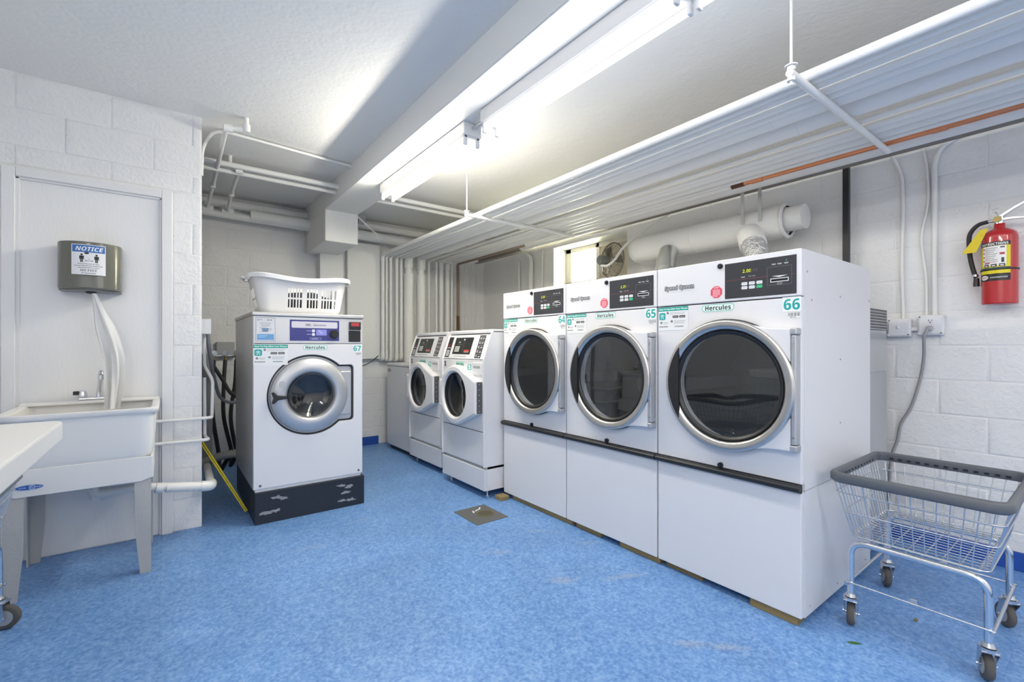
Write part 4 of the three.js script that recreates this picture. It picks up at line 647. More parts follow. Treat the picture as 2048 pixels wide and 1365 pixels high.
// ---------------------------------------------------------------- towel dispenser and towel
{
  const t = thing('towel_dispenser', 'smoked plastic paper towel dispenser with a blue NOTICE sign on it', 'dispenser', [-0.345, 1.515, ZP + 0.006]);
  part(t, 'back_plate', rspan(-0.135, 0.13, 0.0, 0.262, 0, 0.03, 0.006), M.black);
  const s = new THREE.Shape(); s.moveTo(-0.14, 0.012); s.lineTo(-0.14, 0.09); s.quadraticCurveTo(-0.13, 0.15, -0.06, 0.178); s.quadraticCurveTo(0, 0.196, 0.06, 0.178); s.quadraticCurveTo(0.13, 0.15, 0.137, 0.09); s.lineTo(0.137, 0.012); s.closePath();
  part(t, 'cover', extrude(s, 0.25, 0.007, [], 20).rotateX(Math.PI / 2).translate(0, 0.262, 0), M.smoke);
  const bg = new THREE.Shape(); bg.moveTo(-0.135, 0.0); bg.lineTo(-0.135, 0.085); bg.quadraticCurveTo(0, 0.25, 0.132, 0.085); bg.lineTo(0.132, 0); bg.closePath();
  part(t, 'base_tray', extrude(bg, 0.016, 0.003, [], 20).rotateX(Math.PI / 2).translate(0, 0.016, 0), mat([0.22, 0.22, 0.21], 0.35)); part(t, 'nozzle', lathe([[0.028, 0.0], [0.022, -0.014], [0.012, -0.016], [0.012, -0.004]], 24).translate(0.0, 0.002, 0.085), M.black);
  const sg = new THREE.PlaneGeometry(0.142, 0.168, 16, 1), p = sg.attributes.position; for (let i = 0; i < p.count; i++) { const x = p.getX(i); p.setZ(i, 0.1985 - 0.012 * (x / 0.07) * (x / 0.07) - 0.0); } sg.computeVertexNormals();
  part(t, 'notice_sign', sg.translate(0.0, 0.165, 0.0), tex(canvasTex(640, 760, (x, w, h) => {
    x.fillStyle = '#f1f1f4'; x.fillRect(0, 0, w, h); x.fillStyle = '#3f72b8'; x.fillRect(14, 14, w - 28, 180); x.fillStyle = '#fff'; x.font = 'bold italic 142px sans-serif'; x.textAlign = 'center'; x.textBaseline = 'middle'; x.fillText('NOTICE', w / 2, 106, 560);
    const man = (cx) => { x.fillStyle = '#15161a'; x.beginPath(); x.arc(cx, 256, 23, 0, 7); x.fill(); x.beginPath(); x.roundRect(cx - 44, 284, 88, 42, 14); x.fill(); x.fillRect(cx - 44, 300, 17, 72); x.fillRect(cx + 27, 300, 17, 72); x.fillRect(cx - 25, 300, 50, 66); x.fillRect(cx - 25, 364, 22, 84); x.fillRect(cx + 3, 364, 22, 84); }; man(190); man(470);
    x.beginPath(); x.ellipse(284, 216, 48, 24, 0, 0, 7); x.fill(); x.fillRect(262, 404, 140, 8); x.beginPath(); x.moveTo(250, 408); x.lineTo(280, 392); x.lineTo(280, 424); x.fill(); x.beginPath(); x.moveTo(414, 408); x.lineTo(384, 392); x.lineTo(384, 424); x.fill(); x.font = 'bold 34px sans-serif'; x.fillText("6'", 332, 368);
    x.font = 'bold 37px serif'; x.fillText('Please Practice Proper', w / 2, 486, 480); x.fillText('Social Distancing Standards', w / 2, 534, 590); x.fillText('and Maintain at Least', w / 2, 582, 480); x.font = 'bold 70px serif'; x.fillText('SIX FEET', w / 2, 650, 330); x.font = 'bold 40px serif'; x.fillText('of Separation', w / 2, 716, 300); }), 0.5));
  // towel hanging from it
  const NU = 28, NV = 26, pos = [], idx = [], uv = [];
  const L = [[-0.334, 1.497], [-0.330, 1.40], [-0.322, 1.29], [-0.300, 1.19], [-0.288, 1.12], [-0.283, 1.0], [-0.279, 0.84]], R = [[-0.318, 1.497], [-0.275, 1.40], [-0.232, 1.31], [-0.205, 1.21], [-0.192, 1.12], [-0.192, 1.0], [-0.212, 0.84]];
  const cL = new THREE.CatmullRomCurve3(L.map(([a, b]) => V(a, b, 0))), cR = new THREE.CatmullRomCurve3(R.map(([a, b]) => V(a, b, 0)));
  for (let j = 0; j <= NV; j++) { const v = j / NV, a = cL.getPoint(v), b = cR.getPoint(v); for (let i = 0; i <= NU; i++) { const q = i / NU, am = 0.004 + 0.016 * Math.min(1, v * 1.8); pos.push(a.x + (b.x - a.x) * q + 0.004 * Math.sin(q * 19 + v * 3), a.y + (b.y - a.y) * q, -3.50 + am * Math.sin(q * 11 + v * 2.2) + 0.4 * am * Math.sin(q * 25 - v * 3) + 0.03 * v); uv.push(q, v); } }
  for (let j = 0; j < NV; j++) for (let i = 0; i < NU; i++) { const a = j * (NU + 1) + i, b = a + NU + 1; idx.push(a, b, a + 1, a + 1, b, b + 1); }
  const g = new THREE.BufferGeometry(); g.setAttribute('position', new THREE.Float32BufferAttribute(pos, 3)); g.setAttribute('uv', new THREE.Float32BufferAttribute(uv, 2)); g.setIndex(idx); g.computeVertexNormals();
  single('paper_towel', g, M.paper, 'crumpled white paper towel hanging from the dispenser into the sink', 'paper towel');
}

// ---------------------------------------------------------------- overhead pipe bundle with risers on the back wall
const order = ['first', 'second', 'third', 'fourth', 'fifth', 'sixth', 'seventh', 'eighth', 'ninth', 'tenth', 'eleventh', 'twelfth', 'thirteenth', 'fourteenth'];
const runY = 2.281, BAR_R = 0.015, ZR = -5.36, ZE = 1.6;
const bundle = [[2.09, 0.021, 1.04, 0], [2.137, 0.013, 1.03, 0], [2.19, 0.0165, 1.02, 0], [2.266, 0.019, 1.02, 0], [2.325, 0.0185, 1.03, 0], [2.415, 0.043, 0.9, 0.058], [2.584, 0.043, 0.9, 0.055], [2.705, 0.013, 0.9, 0], [2.812, 0.016, 0.9, 0], [2.884, 0.027, 0.9, 0], [2.975, 0.03, 0.9, 0], [3.04, 0.016, 0.9, 0]];
bundle.forEach(([x, r, yb, lag], i) => {
  const y = runY + Math.max(r, lag), zr = ZR + (lag ? 0.02 : 0), size = lag ? 'thick lagged' : r > 0.02 ? 'medium' : 'thin';
  const t = thing('overhead_pipe', `${size} white overhead pipe, ${order[i]} in the bundle counted from the light fittings`, 'pipe', [0, 0, 0], 0, 'white pipes of the overhead bundle');
  const foot = i < 5 ? [[x, yb, zr], [x, yb, ZB + 0.004]] : [[x, yb, zr]];
  part(t, 'pipe_run', sweep([[x, y, ZE], [x, y, zr], ...foot], r, r * 2.2, 16), M.pipe);
  part(t, 'elbow_fitting', sweep([[x, y, zr + r * 4], [x, y, zr], [x, y - r * 4, zr]], r * 1.25, r * 2.2, 16), M.pipe);
  if (i < 5) part(t, 'elbow_fitting', sweep([[x, yb + r * 4, zr], [x, yb, zr], [x, yb, zr - Math.min(0.08, r * 4)]], r * 1.3, r * 2.2, 16), M.pipe);
  if (lag) { part(t, 'insulation', bar([x, y, ZE], [x, y, zr + 0.1], lag, 28), M.lag); part(t, 'insulation', bar([x, yb + 0.0, zr], [x, 2.1, zr], lag, 28), M.lag); part(t, 'insulation_band', cylZ(lag + 0.002, 0.03, x, y, -3.0 - i * 0.12, 28), M.lag); part(t, 'insulation_band', cylZ(lag + 0.002, 0.03, x, y, -1.3 + i * 0.05, 28), M.lag); }
});
{
  const x = 3.135, y = runY + 0.022;
  const t = thing('rusty_pipe', 'rust-brown riser pipe with a green-handled valve behind washer 63', 'pipe');
  part(t, 'riser', sweep([[x, 0.9, ZR], [x, y, ZR], [x, y, -3.9]], 0.02, 0.045, 16), mat([0.30, 0.235, 0.19], 0.75, 0, { bumpMap: rep(bumpFine, 3), bumpScale: 0.0015 })); part(t, 'bare_length', bar([x, 1.2, ZR], [x, 1.6, ZR], 0.0215, 16), M.rust);
  part(t, 'valve_body', [cylY(0.03, 0.10, x, 1.36, ZR, 16), bar([x, 1.36, ZR], [x + 0.06, 1.36, ZR + 0.05], 0.013, 10)], M.brass); part(t, 'valve_handle', cylX(0.03, 0.012, x + 0.07, 1.36, ZR + 0.055, 14), mat([0.03, 0.09, 0.05], 0.5));
  single('flaking_pipe', sweep([[x, y, -3.9], [x, y, -1.62]], 0.021, 0.02, 16), M.pipe, 'white flaking pipe continuing from the rusty riser to the copper pipe', 'pipe');
  const c = thing('copper_pipe', 'bare copper pipe at the wall side of the overhead bundle', 'pipe');
  part(c, 'pipe_run', bar([x, y, -1.62], [x, y, ZE], 0.0145, 16), M.copper); part(c, 'pipe_coupling', cylZ(0.018, 0.07, x, y, -1.45, 16), M.copper); part(c, 'tarnished_joint', cylZ(0.0175, 0.09, x, y, -1.58, 16), M.rust); part(c, 'pipe_coupling', cylZ(0.0175, 0.06, x, y, -0.55, 16), M.copper);
  single('overhead_pipe', bar([3.235, runY + 0.05, -4.1], [3.235, runY + 0.05, ZE], 0.05, 24), M.lag, 'thick white overhead pipe nearest the right wall', 'pipe', 'white pipes of the overhead bundle');
  single('steel_angle', [span(3.29, 3.36, 2.30, 2.306, -5.2, ZE), span(3.354, 3.36, 2.306, 2.36, -5.2, ZE)], mat([0.36, 0.33, 0.30], 0.8, 0.1, { bumpMap: rep(bumpFine, 4), bumpScale: 0.002 }), 'dirty steel angle strip along the wall side of the overhead pipes', 'steel angle');
}
for (const [z, where] of [[-3.2, 'far'], [-0.775, 'near']]) {
  const t = thing('pipe_hanger', `${where} white hanger bar slung under the overhead pipes`, 'pipe hanger', [0, 0, 0], 0, 'hanger bars under the overhead pipes');
  part(t, 'cross_bar', bar([1.94, runY - BAR_R, z], [3.16, runY - BAR_R, z + 0.01], BAR_R, 14), M.pipe); part(t, 'rod', bar([1.955, runY - 0.06, z], [1.955, CE, z], 0.0055, 8), M.pipe);
  part(t, 'nut', cylY(0.016, 0.014, 1.955, runY - BAR_R + 0.02, z, 6), M.pipe); part(t, 'nut', cylY(0.016, 0.014, 1.955, runY - BAR_R - 0.022, z, 6), M.pipe); part(t, 'washer_plate', cylY(0.024, 0.004, 1.955, runY - BAR_R + 0.03, z, 16), M.pipe);
  part(t, 'rod', bar([3.13, runY - 0.03, z], [3.13, runY - 0.03 + 0.05, z], 0.0055, 8), M.pipe);
}
single('threaded_rod', bar([1.99, 2.30, -0.27], [1.99, CE, -0.27], 0.006, 8), M.zinc, 'bare threaded rod above the overhead pipes at the top right edge', 'rod');

// ---------------------------------------------------------------- pipes in the back alcove
const alc = 'white pipes in the back alcove';
single('ceiling_conduit', sweep([[0.20, 2.40, -3.90], [0.205, 2.60, -3.89], [0.26, 2.69, -3.80], [0.34, 2.695, -3.76], [1.237, 2.695, -3.85]], 0.0105, 0.06), M.pipe, 'thin white conduit bent over from the wall end along the alcove ceiling', 'conduit');
single('branch_pipe', [sweep([[0.427, CE, -3.50], [0.427, 2.636, -3.50], [0.315, 2.628, -3.52], [0.325, 2.60, -4.6], [0.316, 2.53, -5.28]], 0.015, 0.03, 14), cylY(0.024, 0.05, 0.427, 2.645, -3.5), cylX(0.026, 0.05, 0.325, 2.628, -3.52), cylY(0.022, 0.04, 0.322, 2.585, -4.72)], M.pipe, 'slanting white branch pipe nearest the wall end in the alcove', 'pipe', alc);
single('branch_pipe', [sweep([[0.407, CE, -4.27], [0.407, 2.645, -4.27], [0.47, 2.612, -4.29], [0.475, 2.59, -4.85], [0.484, 2.52, -5.28]], 0.015, 0.03, 14), cylX(0.024, 0.05, 0.47, 2.612, -4.28), cylY(0.022, 0.05, 0.478, 2.585, -4.88)], M.pipe, 'second slanting white branch pipe in the alcove, left of the beam', 'pipe', alc);
single('ceiling_pipe', bar([XL, 2.633, -4.24], [XR, 2.633, -4.24], 0.021, 16), M.pipe, 'upper white pipe crossing the alcove ceiling through the beam', 'pipe', alc);
single('ceiling_pipe', bar([XL, 2.60, -4.31], [XR, 2.60, -4.31], 0.017, 16), M.pipe, 'lower white pipe crossing the alcove ceiling through the beam', 'pipe', alc);
single('ceiling_pipe', bar([XL, 2.625, -5.40], [XR, 2.625, -5.40], 0.045, 20), M.lag, 'white pipe high along the back wall against the ceiling', 'pipe', alc);
{
  const t = thing('drain_main', 'long white drain pipe along the back wall with a lagged thicker length', 'pipe');
  part(t, 'pipe_run', bar([XL, 2.525, -5.3], [3.45, 2.44, -5.3], 0.034, 20), M.pipe); part(t, 'insulation', bar([0.68, 2.515, -5.3], [1.24, 2.508, -5.3], 0.06, 24), M.lag); part(t, 'insulation', bar([1.555, 2.495, -5.3], [2.6, 2.46, -5.3], 0.056, 24), M.lag);
  for (const x of [0.316, 0.484]) part(t, 'tee_fitting', [cylX(0.044, 0.10, x, 2.522, -5.3, 20), cylY(0.03, 0.07, x, 2.55, -5.29, 16)], M.pipe);
  single('diagonal_brace', bar([1.56, 2.54, -4.72], [1.98, 2.42, -5.1], 0.008, 8), M.pipe, 'thin slanting white rod between the beam end and the lagged pipe', 'rod');
  single('junction_box', rspan(1.72, 1.80, 2.58, 2.68, -5.2, -5.12, 0.006), M.grey, 'small grey box under the ceiling right of the beam end', 'junction box');
}
{ // white boxed panel on the back wall
  const t = thing('wall_panel', 'large blank white panel on the back wall above washer 67', 'panel', [0, 0, 0]);
  part(t, 'panel_board', rspan(1.68, 2.075, 1.04, 2.42, ZB + 0.002, -5.40, 0.012), M.beam);
  single('panel_cable', spline([[1.75, 0.97, -5.44], [1.85, 0.96, -5.40], [1.97, 1.02, -5.38], [2.05, 1.08, -5.40]], 0.005, 8), M.rubber, 'thin black cable curving below the white wall panel', 'cable');
}
for (let i = 0; i < 7; i++) { const x = 3.22 + i * 0.05, z = ZB + 0.006; single('hanging_cable', spline([[x, 2.36, z], [x + rr(-0.03, 0.03), 2.05, z + rr(0, 0.012)], [x + rr(-0.04, 0.04), 1.7, z + rr(0, 0.012)], [x + rr(-0.04, 0.04), 1.35, z], [x + rr(-0.03, 0.03), 1.0, z]], 0.0045, 6, 24), M.pipe, `thin white cable down the back right corner, ${order[i]} from the rusty pipe`, 'cable', 'thin cables in the back right corner'); }
single('corner_pipe', sweep([[XR - 0.03, 1.2, -4.62], [XR - 0.03, 2.28, -4.62]], 0.013, 0.02), M.pipe, 'thin upright white pipe left of the window, farthest from it', 'pipe', 'upright pipes left of the window');
single('corner_pipe', sweep([[XR - 0.05, 1.2, -4.36], [XR - 0.05, 2.28, -4.36], [XR - 0.05, 2.36, -4.5]], 0.028, 0.05), M.pipe, 'thick upright white pipe left of the window', 'pipe', 'upright pipes left of the window');
single('corner_pipe', sweep([[XR - 0.03, 1.2, -4.2], [XR - 0.03, 2.34, -4.16]], 0.011, 0.02), M.pipe, 'thin upright white pipe left of the window, nearest to it', 'pipe', 'upright pipes left of the window');

// ---------------------------------------------------------------- hoses and fittings behind the large washer
single('valve_box', [rspan(0.40, 0.56, 1.08, 1.24, ZB + 0.002, ZB + 0.06, 0.008)], M.grey, 'grey metal outlet box on the back wall behind washer 67', 'box');
{
  const t = thing('tap_manifold', 'cluster of brass and chrome water taps behind washer 67', 'taps');
  part(t, 'manifold_pipe', bar([0.15, 1.10, -5.22], [0.62, 1.10, -5.22], 0.014, 10), M.zinc); for (const x of [0.36, 0.45, 0.54]) { part(t, 'tap_body', [cylZ(0.018, 0.09, x, 1.10, -5.17, 12), cylY(0.012, 0.06, x, 1.07, -5.13, 10)], M.brass); part(t, 'tap_wheel', cylZ(0.026, 0.012, x, 1.13, -5.11, 10), M.zinc); }
}
[[0.36, 0.34, 0.30, 0.38], [0.45, 0.42, 0.40, 0.46], [0.54, 0.47, 0.44, 0.52]].forEach(([x, a, b, c], i) => single('supply_hose', spline([[x, 1.06, -5.13], [x - 0.02, 0.85, -5.02], [a, 0.55, -4.95 + i * 0.04], [b + 0.08, 0.22, -4.9], [c, 0.1 + i * 0.04, -4.78 + i * 0.03], [c + 0.06, 0.25 + i * 0.08, -4.62], [0.5 + i * 0.05, 0.3 + i * 0.12, -4.45]], 0.017, 10, 50), M.rubber, `black rubber hose behind washer 67, ${order[i]} from the wall end`, 'hose', 'black hoses behind washer 67'));
single('supply_hose', spline([[0.34, 1.03, -5.0], [0.4, 0.9, -4.8], [0.44, 0.8, -4.6], [0.5, 0.75, -4.46]], 0.016, 10), M.rubber, 'short black hose slanting into the back of washer 67', 'hose', 'black hoses behind washer 67');
single('grey_hose', spline([[0.235, 1.29, -3.92], [0.26, 1.1, -4.0], [0.30, 0.93, -4.2], [0.36, 0.77, -4.38], [0.43, 0.73, -4.44], [0.55, 0.735, -4.46]], 0.013, 12), M.hoseGrey, 'light grey flexible conduit sagging to the side of washer 67', 'hose');
single('standpipe', [bar([0.27, 0.15, -4.75], [0.295, 1.12, -4.95], 0.05, 20)], M.hoseGrey, 'leaning grey standpipe behind the wall end', 'pipe');
single('drain_hose', sweepPts(new THREE.CatmullRomCurve3([V(0.25, 0.22, -4.62), V(0.36, 0.27, -4.55), V(0.44, 0.285, -4.52), V(0.56, 0.28, -4.47)]).getPoints(60), (t) => 0.032 + 0.005 * Math.sin(t * 60 * 1.6), 14), mat([0.55, 0.53, 0.5], 0.6), 'corrugated off-white drain hose at the foot of washer 67', 'hose');
single('wall_box', rspan(0.192, 0.25, 1.28, 1.385, -3.86, -3.78, 0.006), M.plastic, 'white switch box on the end of the partition wall', 'box');
{
  const t = thing('yellow_strap', 'yellow double strap leaning from the wall end to the plinth of washer 67', 'strap');
  for (const d of [0, 0.018]) part(t, 'strap_band', sweep([[0.20 + d * 0.3, 0.505 + d, -3.90], [0.452 + d * 0.5, 0.02 + d * 0.4, -3.74 + d * 0.2]], 0.0055, 0.01, 6), M.yellow);
}

// ---------------------------------------------------------------- exhaust duct, fan and wiring on the right wall
{
  const x = 3.40, y = 2.06, t = thing('exhaust_duct', 'large white exhaust duct slung along the right wall above the dryers', 'duct');
  part(t, 'duct_tube', cylZ(0.115, 1.115, x, y, -1.9425, 40), M.beam); part(t, 'duct_lip', latheZ([[0.1, 0.0], [0.121, 0.0], [0.121, 0.02], [0.1, 0.02]], x, y, -1.385, 40), M.beam); part(t, 'end_cap', [cylZ(0.082, 0.13, x + 0.0, y + 0.005, -1.325, 36)], M.beam);
  part(t, 'duct_elbow', sweep([[x, y, -2.5], [x, y, -2.6], [x + 0.235, y, -2.605]], 0.1155, 0.1, 32), M.beam); part(t, 'seam_band', cylZ(0.1165, 0.012, x, y, -2.05, 40), M.beam);
  for (const z of [-1.62, -1.50]) part(t, 'hanger_strap', [span(x - 0.12, x - 0.117, y, 2.36, z - 0.012, z + 0.012)], M.galv);
  const flex = (label, pts, r, m, k) => { const f = thing('flexible_duct', label, 'flexible duct', [0, 0, 0], 0, 'ducts from the dryers to the main duct'); part(f, 'duct_hose', sweepPts(new THREE.CatmullRomCurve3(pts.map((q) => V(...q))).getPoints(48), (s) => r + k * Math.sin(s * 70), 24), m); return f; };
  const f1 = flex('galvanised elbow duct above dryer 65', [[3.13, 1.415, -2.10], [3.14, 1.70, -2.16], [3.21, 1.86, -2.20], [3.30, 1.97, -2.235]], 0.075, M.galv, 0.0);
  part(f1, 'duct_collar', bar([3.175, 1.79, -2.18], [3.22, 1.875, -2.205], 0.079, 28), M.galv); 
  const f2 = flex('crinkled foil duct above dryer 66', [[3.13, 1.415, -1.34], [3.13, 1.68, -1.40], [3.2, 1.86, -1.5], [3.30, 1.98, -1.575]], 0.078, M.foil, 0.002);
  part(f2, 'taped_collar', bar([3.22, 1.885, -1.515], [3.31, 1.99, -1.58], 0.086, 28), M.lag);
}
{
  const t = thing('window_fan', 'round grey wire-caged fan in front of the basement window', 'fan', [3.46, 2.03, -2.97], -Math.PI / 2 - 0.15), n = 3;
  for (let k = 0; k < 9; k++) { const r = 0.03 + k * 0.0165, d = 0.045 * (1 - (r / 0.165) ** 3); part(t, 'cage_ring', new THREE.TorusGeometry(r, 0.0018, 6, 48).translate(0, 0, d), M.fan); part(t, 'cage_ring', new THREE.TorusGeometry(r, 0.0018, 6, 48).translate(0, 0, -d), M.fan); }
  part(t, 'cage_band', new THREE.TorusGeometry(0.168, 0.006, 8, 64), M.fan);
  for (let k = 0; k < 12; k++) { const a = k * Math.PI / 6; part(t, 'cage_spoke', spline([[0.02 * Math.cos(a), 0.02 * Math.sin(a), 0.047], [0.1 * Math.cos(a), 0.1 * Math.sin(a), 0.038], [0.168 * Math.cos(a), 0.168 * Math.sin(a), 0]], 0.0022, 6, 10), M.fan); }
  part(t, 'motor', [cylZ(0.05, 0.08, -0.04, 0, 0.07, 28), cylZ(0.042, 0.02, -0.04, 0, 0.115, 28)], mat([0.22, 0.24, 0.22], 0.5));
  for (let k = 0; k < n; k++) { const a = k * 2.094; part(t, 'blade', extrude([[0.02, -0.02], [0.14, -0.05], [0.15, 0.03], [0.03, 0.03]], 0.002).rotateX(0.4).rotateZ(a), M.fan); }
  part(t, 'bracket', rbox(0.03, 0.09, 0.02, -0.04, -0.07, 0.09, 0.004), M.zinc);
  single('fan_conduit', spline([[3.36, 1.975, -3.02], [3.36, 1.965, -2.94], [3.36, 2.01, -2.85], [3.38, 2.10, -2.78], [3.42, 2.22, -2.62], [3.5, 2.36, -2.35]], 0.012, 12), M.pipe, 'curved white conduit feeding the window fan', 'conduit');
}
single('steel_post', rspan(3.555, 3.59, 0.0, 2.46, -1.10, -1.065, 0.004), M.black, 'upright black steel post behind dryer 66', 'post');
single('wall_conduit', sweep([[XR - 0.014, 1.36, -0.80], [XR - 0.014, 1.7, -0.808], [XR - 0.016, 2.05, -0.80], [XR - 0.016, 2.26, -0.806], [XR - 0.03, 2.4, -0.86], [XR - 0.2, 2.46, -0.9]], 0.0095, 0.12), M.pipe, 'flexible white conduit rising from the left junction box', 'conduit', 'conduits above the boxes');
single('wall_conduit', spline([[XR - 0.014, 1.38, -0.693], [XR - 0.014, 1.6, -0.695], [XR - 0.014, 1.85, -0.715], [XR - 0.014, 2.05, -0.686], [XR - 0.014, 2.25, -0.69], [XR - 0.01, 2.39, -0.71]], 0.0075, 8), M.pipe, 'wavy thin white cable beside the straight conduit', 'cable', 'conduits above the boxes');
single('wall_conduit', sweep([[XR - 0.018, 1.37, -0.655], [XR - 0.018, 2.28, -0.657], [XR - 0.018, 2.36, -0.63], [XR + 0.0, 2.43, -0.5], [XR - 0.02, 2.46, -0.3]], 0.0135, 0.08), M.pipe, 'straight white conduit rising from the outlet box', 'conduit', 'conduits above the boxes');
function elecBox(name, label, z0, z1, y0, y1) {
  const t = thing(name, label, 'electrical box', [XR, 0, 0]); part(t, 'box_body', rspan(-0.05, 0, y0, y1, z0, z1, 0.01), M.plastic); part(t, 'cover_plate', rspan(-0.054, -0.046, y0 + 0.008, y1 - 0.008, z0 + 0.008, z1 - 0.008, 0.003), M.plastic);
  for (const y of [y0 + 0.012, y1 - 0.012]) for (const z of [z0 + 0.012, z1 - 0.012]) part(t, 'corner_lug', cylX(0.009, 0.056, -0.027, y, z, 12), M.plastic);
  for (const [y, z] of [[y0 + 0.012, z1 - 0.012], [y1 - 0.012, z0 + 0.012]]) part(t, 'screw', cylX(0.004, 0.003, -0.056, y, z, 10), M.darkGrey);
  return t;
}
{ const s = elecBox('switch_box', 'white junction box with a toggle beside dryer 66 on the right wall', -0.872, -0.757, 1.255, 1.366); part(s, 'toggle', rspan(-0.064, -0.05, 1.305, 1.322, -0.822, -0.812, 0.002), M.plastic);
  const o = elecBox('outlet_box', 'white outlet box with a grey cord plugged into it', -0.728, -0.610, 1.262, 1.382);
  part(o, 'socket', [cylX(0.018, 0.004, -0.0555, 1.346, -0.668, 24)], M.plastic); for (const [y, z, a, b] of [[1.349, -0.675, 0.009, 0.0028], [1.349, -0.661, 0.007, 0.0028], [1.338, -0.668, 0.006, 0.006]]) part(o, 'socket_slot', box(0.001, a, b, -0.0579, y, z), M.black);
  const c = thing('power_cord', 'grey power cord hanging from the outlet down behind the cart', 'cord'); part(c, 'plug', rspan(XR - 0.1, XR - 0.055, 1.29, 1.316, -0.68, -0.655, 0.006), M.grey);
  part(c, 'cord', spline([[XR - 0.09, 1.30, -0.67], [XR - 0.10, 1.26, -0.685], [XR - 0.06, 1.15, -0.695], [XR - 0.03, 1.05, -0.71], [XR - 0.02, 0.93, -0.735], [XR - 0.02, 0.82, -0.765], [XR - 0.02, 0.72, -0.81], [XR - 0.025, 0.62, -0.825], [XR - 0.035, 0.52, -0.85], [XR - 0.03, 0.25, -0.87], [XR - 0.03, 0.012, -0.88]], 0.0085, 10, 70), M.hoseGrey);
  single('box_conduit', bar([XR - 0.022, 1.30, -0.76], [XR - 0.022, 1.30, -0.725], 0.012, 12), M.pipe, 'short conduit stub joining the two electrical boxes', 'conduit');
}
{ // fire extinguisher
  const t = thing('fire_extinguisher', 'red fire extinguisher with yellow inspection tag hung on the right wall', 'fire extinguisher', [3.545, 1.42, -0.385], -Math.PI / 2 - 0.25), r = 0.0695;
  part(t, 'cylinder', lathe([[0.0001, 0.006], [r - 0.012, 0.0], [r - 0.003, 0.001], [r, 0.008], [r, 0.355], [r - 0.006, 0.378], [r - 0.022, 0.394], [0.03, 0.402], [0.022, 0.41], [0.022, 0.43], [0.0001, 0.43]], 56), M.red);
  const lab = new THREE.CylinderGeometry(r + 0.0006, r + 0.0006, 0.205, 40, 1, true, -0.95, 1.9).translate(0, 0.225, 0);
  part(t, 'instruction_label', lab, tex(canvasTex(640, 980, (x, w, h) => {
    x.fillStyle = '#e8d61a'; x.fillRect(0, 0, w, h); x.fillStyle = '#1b1b1d'; x.fillRect(0, 0, w, 100); x.fillStyle = '#fff'; x.font = 'bold 78px sans-serif'; x.textAlign = 'center'; x.textBaseline = 'middle'; x.fillText('INSTRUCTIONS', w / 2, 54, 560); x.fillStyle = '#f0eeee'; x.fillRect(90, 104, 470, 500);
    x.fillStyle = '#c44'; for (let i = 0; i < 4; i++) { x.beginPath(); x.arc(122, 170 + i * 100, 22, 0, 7); x.fill(); } x.fillStyle = '#6a6a70'; for (let i = 0; i < 8; i++) x.fillRect(160, 152 + i * 50, 240 - (i % 3) * 30, 12); x.fillStyle = '#33282c'; x.fillRect(450, 130, 80, 34); x.fillStyle = '#a33'; x.fillRect(440, 280, 90, 56); x.fillStyle = '#22222e'; x.fillRect(470, 410, 50, 120); x.fillStyle = '#d07080'; x.fillRect(140, 510, 120, 36); x.fillRect(260, 500, 150, 8);
    x.fillStyle = '#2a2a2e'; for (let i = 0; i < 3; i++) x.fillRect(130 + i * 150, 560, 110, 70); x.fillStyle = '#e9e9ea'; for (let i = 0; i < 3; i++) x.fillRect(150 + i * 150, 585, 64, 28);
    x.fillStyle = '#3a5a5c'; x.fillRect(0, 640, w, 56); x.fillStyle = '#1b1d20'; x.fillRect(0, 800, w, 180); x.fillStyle = '#f0eeee'; x.beginPath(); x.ellipse(130, 890, 100, 58, 0, 0, 7); x.fill(); x.fillStyle = '#c23'; x.font = 'bold 54px sans-serif'; x.fillText('BUCKEYE', 130, 892, 170); x.fillStyle = '#dfe3e4'; x.font = 'italic bold 60px sans-serif'; x.fillText('commercial', 420, 892, 320); }), 0.35));
  part(t, 'strap', lathe([[r + 0.001, 0.178], [r + 0.003, 0.179], [r + 0.003, 0.187], [r + 0.001, 0.188]], 48), M.black);
  const v = part(t, 'valve_head', [cylY(0.02, 0.035, 0, 0.443, 0, 20), rbox(0.036, 0.03, 0.034, 0, 0.455, 0, 0.006), bar([0, 0.45, 0], [-0.045, 0.452, 0], 0.009, 12)], M.chrome);
  part(v, 'lower_lever', extrude([[-0.01, 0.458], [0.06, 0.455], [0.13, 0.438], [0.135, 0.43], [0.06, 0.442], [-0.01, 0.446]], 0.02, 0.002).translate(0, 0, -0.01), M.chrome); part(v, 'upper_lever', extrude([[0.0, 0.47], [0.06, 0.508], [0.105, 0.528], [0.107, 0.518], [0.06, 0.494], [0.012, 0.462]], 0.02, 0.002).translate(0, 0, -0.01), M.chrome); part(v, 'pull_pin', [bar([-0.01, 0.475, -0.02], [-0.01, 0.495, 0.02], 0.002, 6), new THREE.TorusGeometry(0.012, 0.0016, 6, 20).translate(-0.01, 0.498, 0.02)], M.chrome); part(v, 'gauge', cylZ(0.016, 0.012, 0, 0.452, 0.022, 24), M.brass);
  part(t, 'hose', spline([[-0.045, 0.452, 0], [-0.085, 0.442, 0.006], [-0.115, 0.40, 0.012], [-0.118, 0.33, 0.015], [-0.112, 0.26, 0.016], [-0.096, 0.18, 0.016], [-0.088, 0.155, 0.016]], 0.0105, 14), M.rubber); part(t, 'hose_clip', cylY(0.0125, 0.012, -0.091, 0.165, 0.016, 16), M.zinc); part(t, 'nozzle', cylY(0.0135, 0.045, -0.087, 0.128, 0.016, 16, 0.0115), M.black);
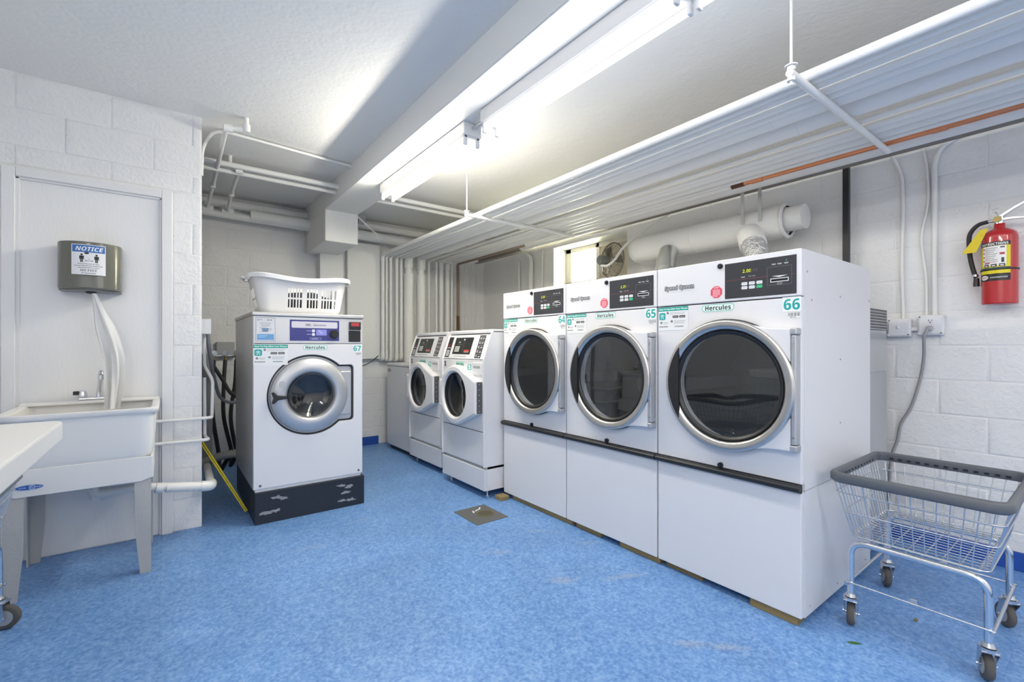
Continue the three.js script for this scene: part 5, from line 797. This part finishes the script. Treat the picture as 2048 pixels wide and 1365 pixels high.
  const tg = part(t, 'inspection_tag', extrude([[-0.02, 0.405], [-0.052, 0.402], [-0.125, 0.285], [-0.068, 0.285]], 0.0008).rotateY(0.1).translate(0, 0, 0.062), M.yellow, 'yellow card inspection tag'); for (let i = 0; i < 5; i++) part(tg, 'tag_print', box(0.034 - (i % 2) * 0.01, 0.0022, 0.0004, -0.055 - i * 0.007, 0.372 - i * 0.011, 0.0675), mat([0.75, 0.22, 0.03], 0.5));
}

// ---------------------------------------------------------------- floor details
{
  const t = thing('floor_drain', 'worn grey square floor drain plate in front of washer 63', 'drain', [1.785, 0, -2.735]);
  part(t, 'drain_plate', rspan(-0.13, 0.13, 0, 0.003, -0.155, 0.155, 0.001), mat([0.16, 0.165, 0.16], 0.6, 0.2, { bumpMap: rep(bumpFine, 6), bumpScale: 0.002 })); const g = part(t, 'drain_grate', cylY(0.064, 0.003, 0.035, 0.0045, 0.01, 40), M.brass);
  for (let i = -3; i <= 3; i++) part(g, 'grate_slot', box(0.007, 0.0006, 2 * Math.sqrt(0.055 ** 2 - (i * 0.015) ** 2), 0.035 + i * 0.015, 0.0063, 0.01), M.black);
  for (const [x, z, a, l] of [[0.02, -0.08, 0.4, 0.05], [-0.02, -0.065, 1.2, 0.04], [0.055, -0.1, 0.9, 0.045]]) part(t, 'paint_spot', box(l, 0.0006, 0.012, 0, 0, 0).rotateY(a).translate(x, 0.0034, z), M.plastic);
  const s = new THREE.Shape(); s.moveTo(-0.025, 0); s.quadraticCurveTo(0, 0.02, 0.028, 0.002); s.quadraticCurveTo(0, -0.012, -0.025, 0);
  single('fallen_leaf', new THREE.ExtrudeGeometry(s, { depth: 0.0015, bevelEnabled: false }).rotateX(-Math.PI / 2).rotateY(-0.9).translate(2.211, 0.001, -0.644), M.leaf, 'small green leaf lying on the floor near the cart', 'leaf');
  single('debris_scrap', rbox(0.022, 0.006, 0.014, 2.612, 0.003, -0.535, 0.002), M.brass, 'small brownish scrap on the floor under the cart', 'debris');
}
renderer.render(scene, camera);
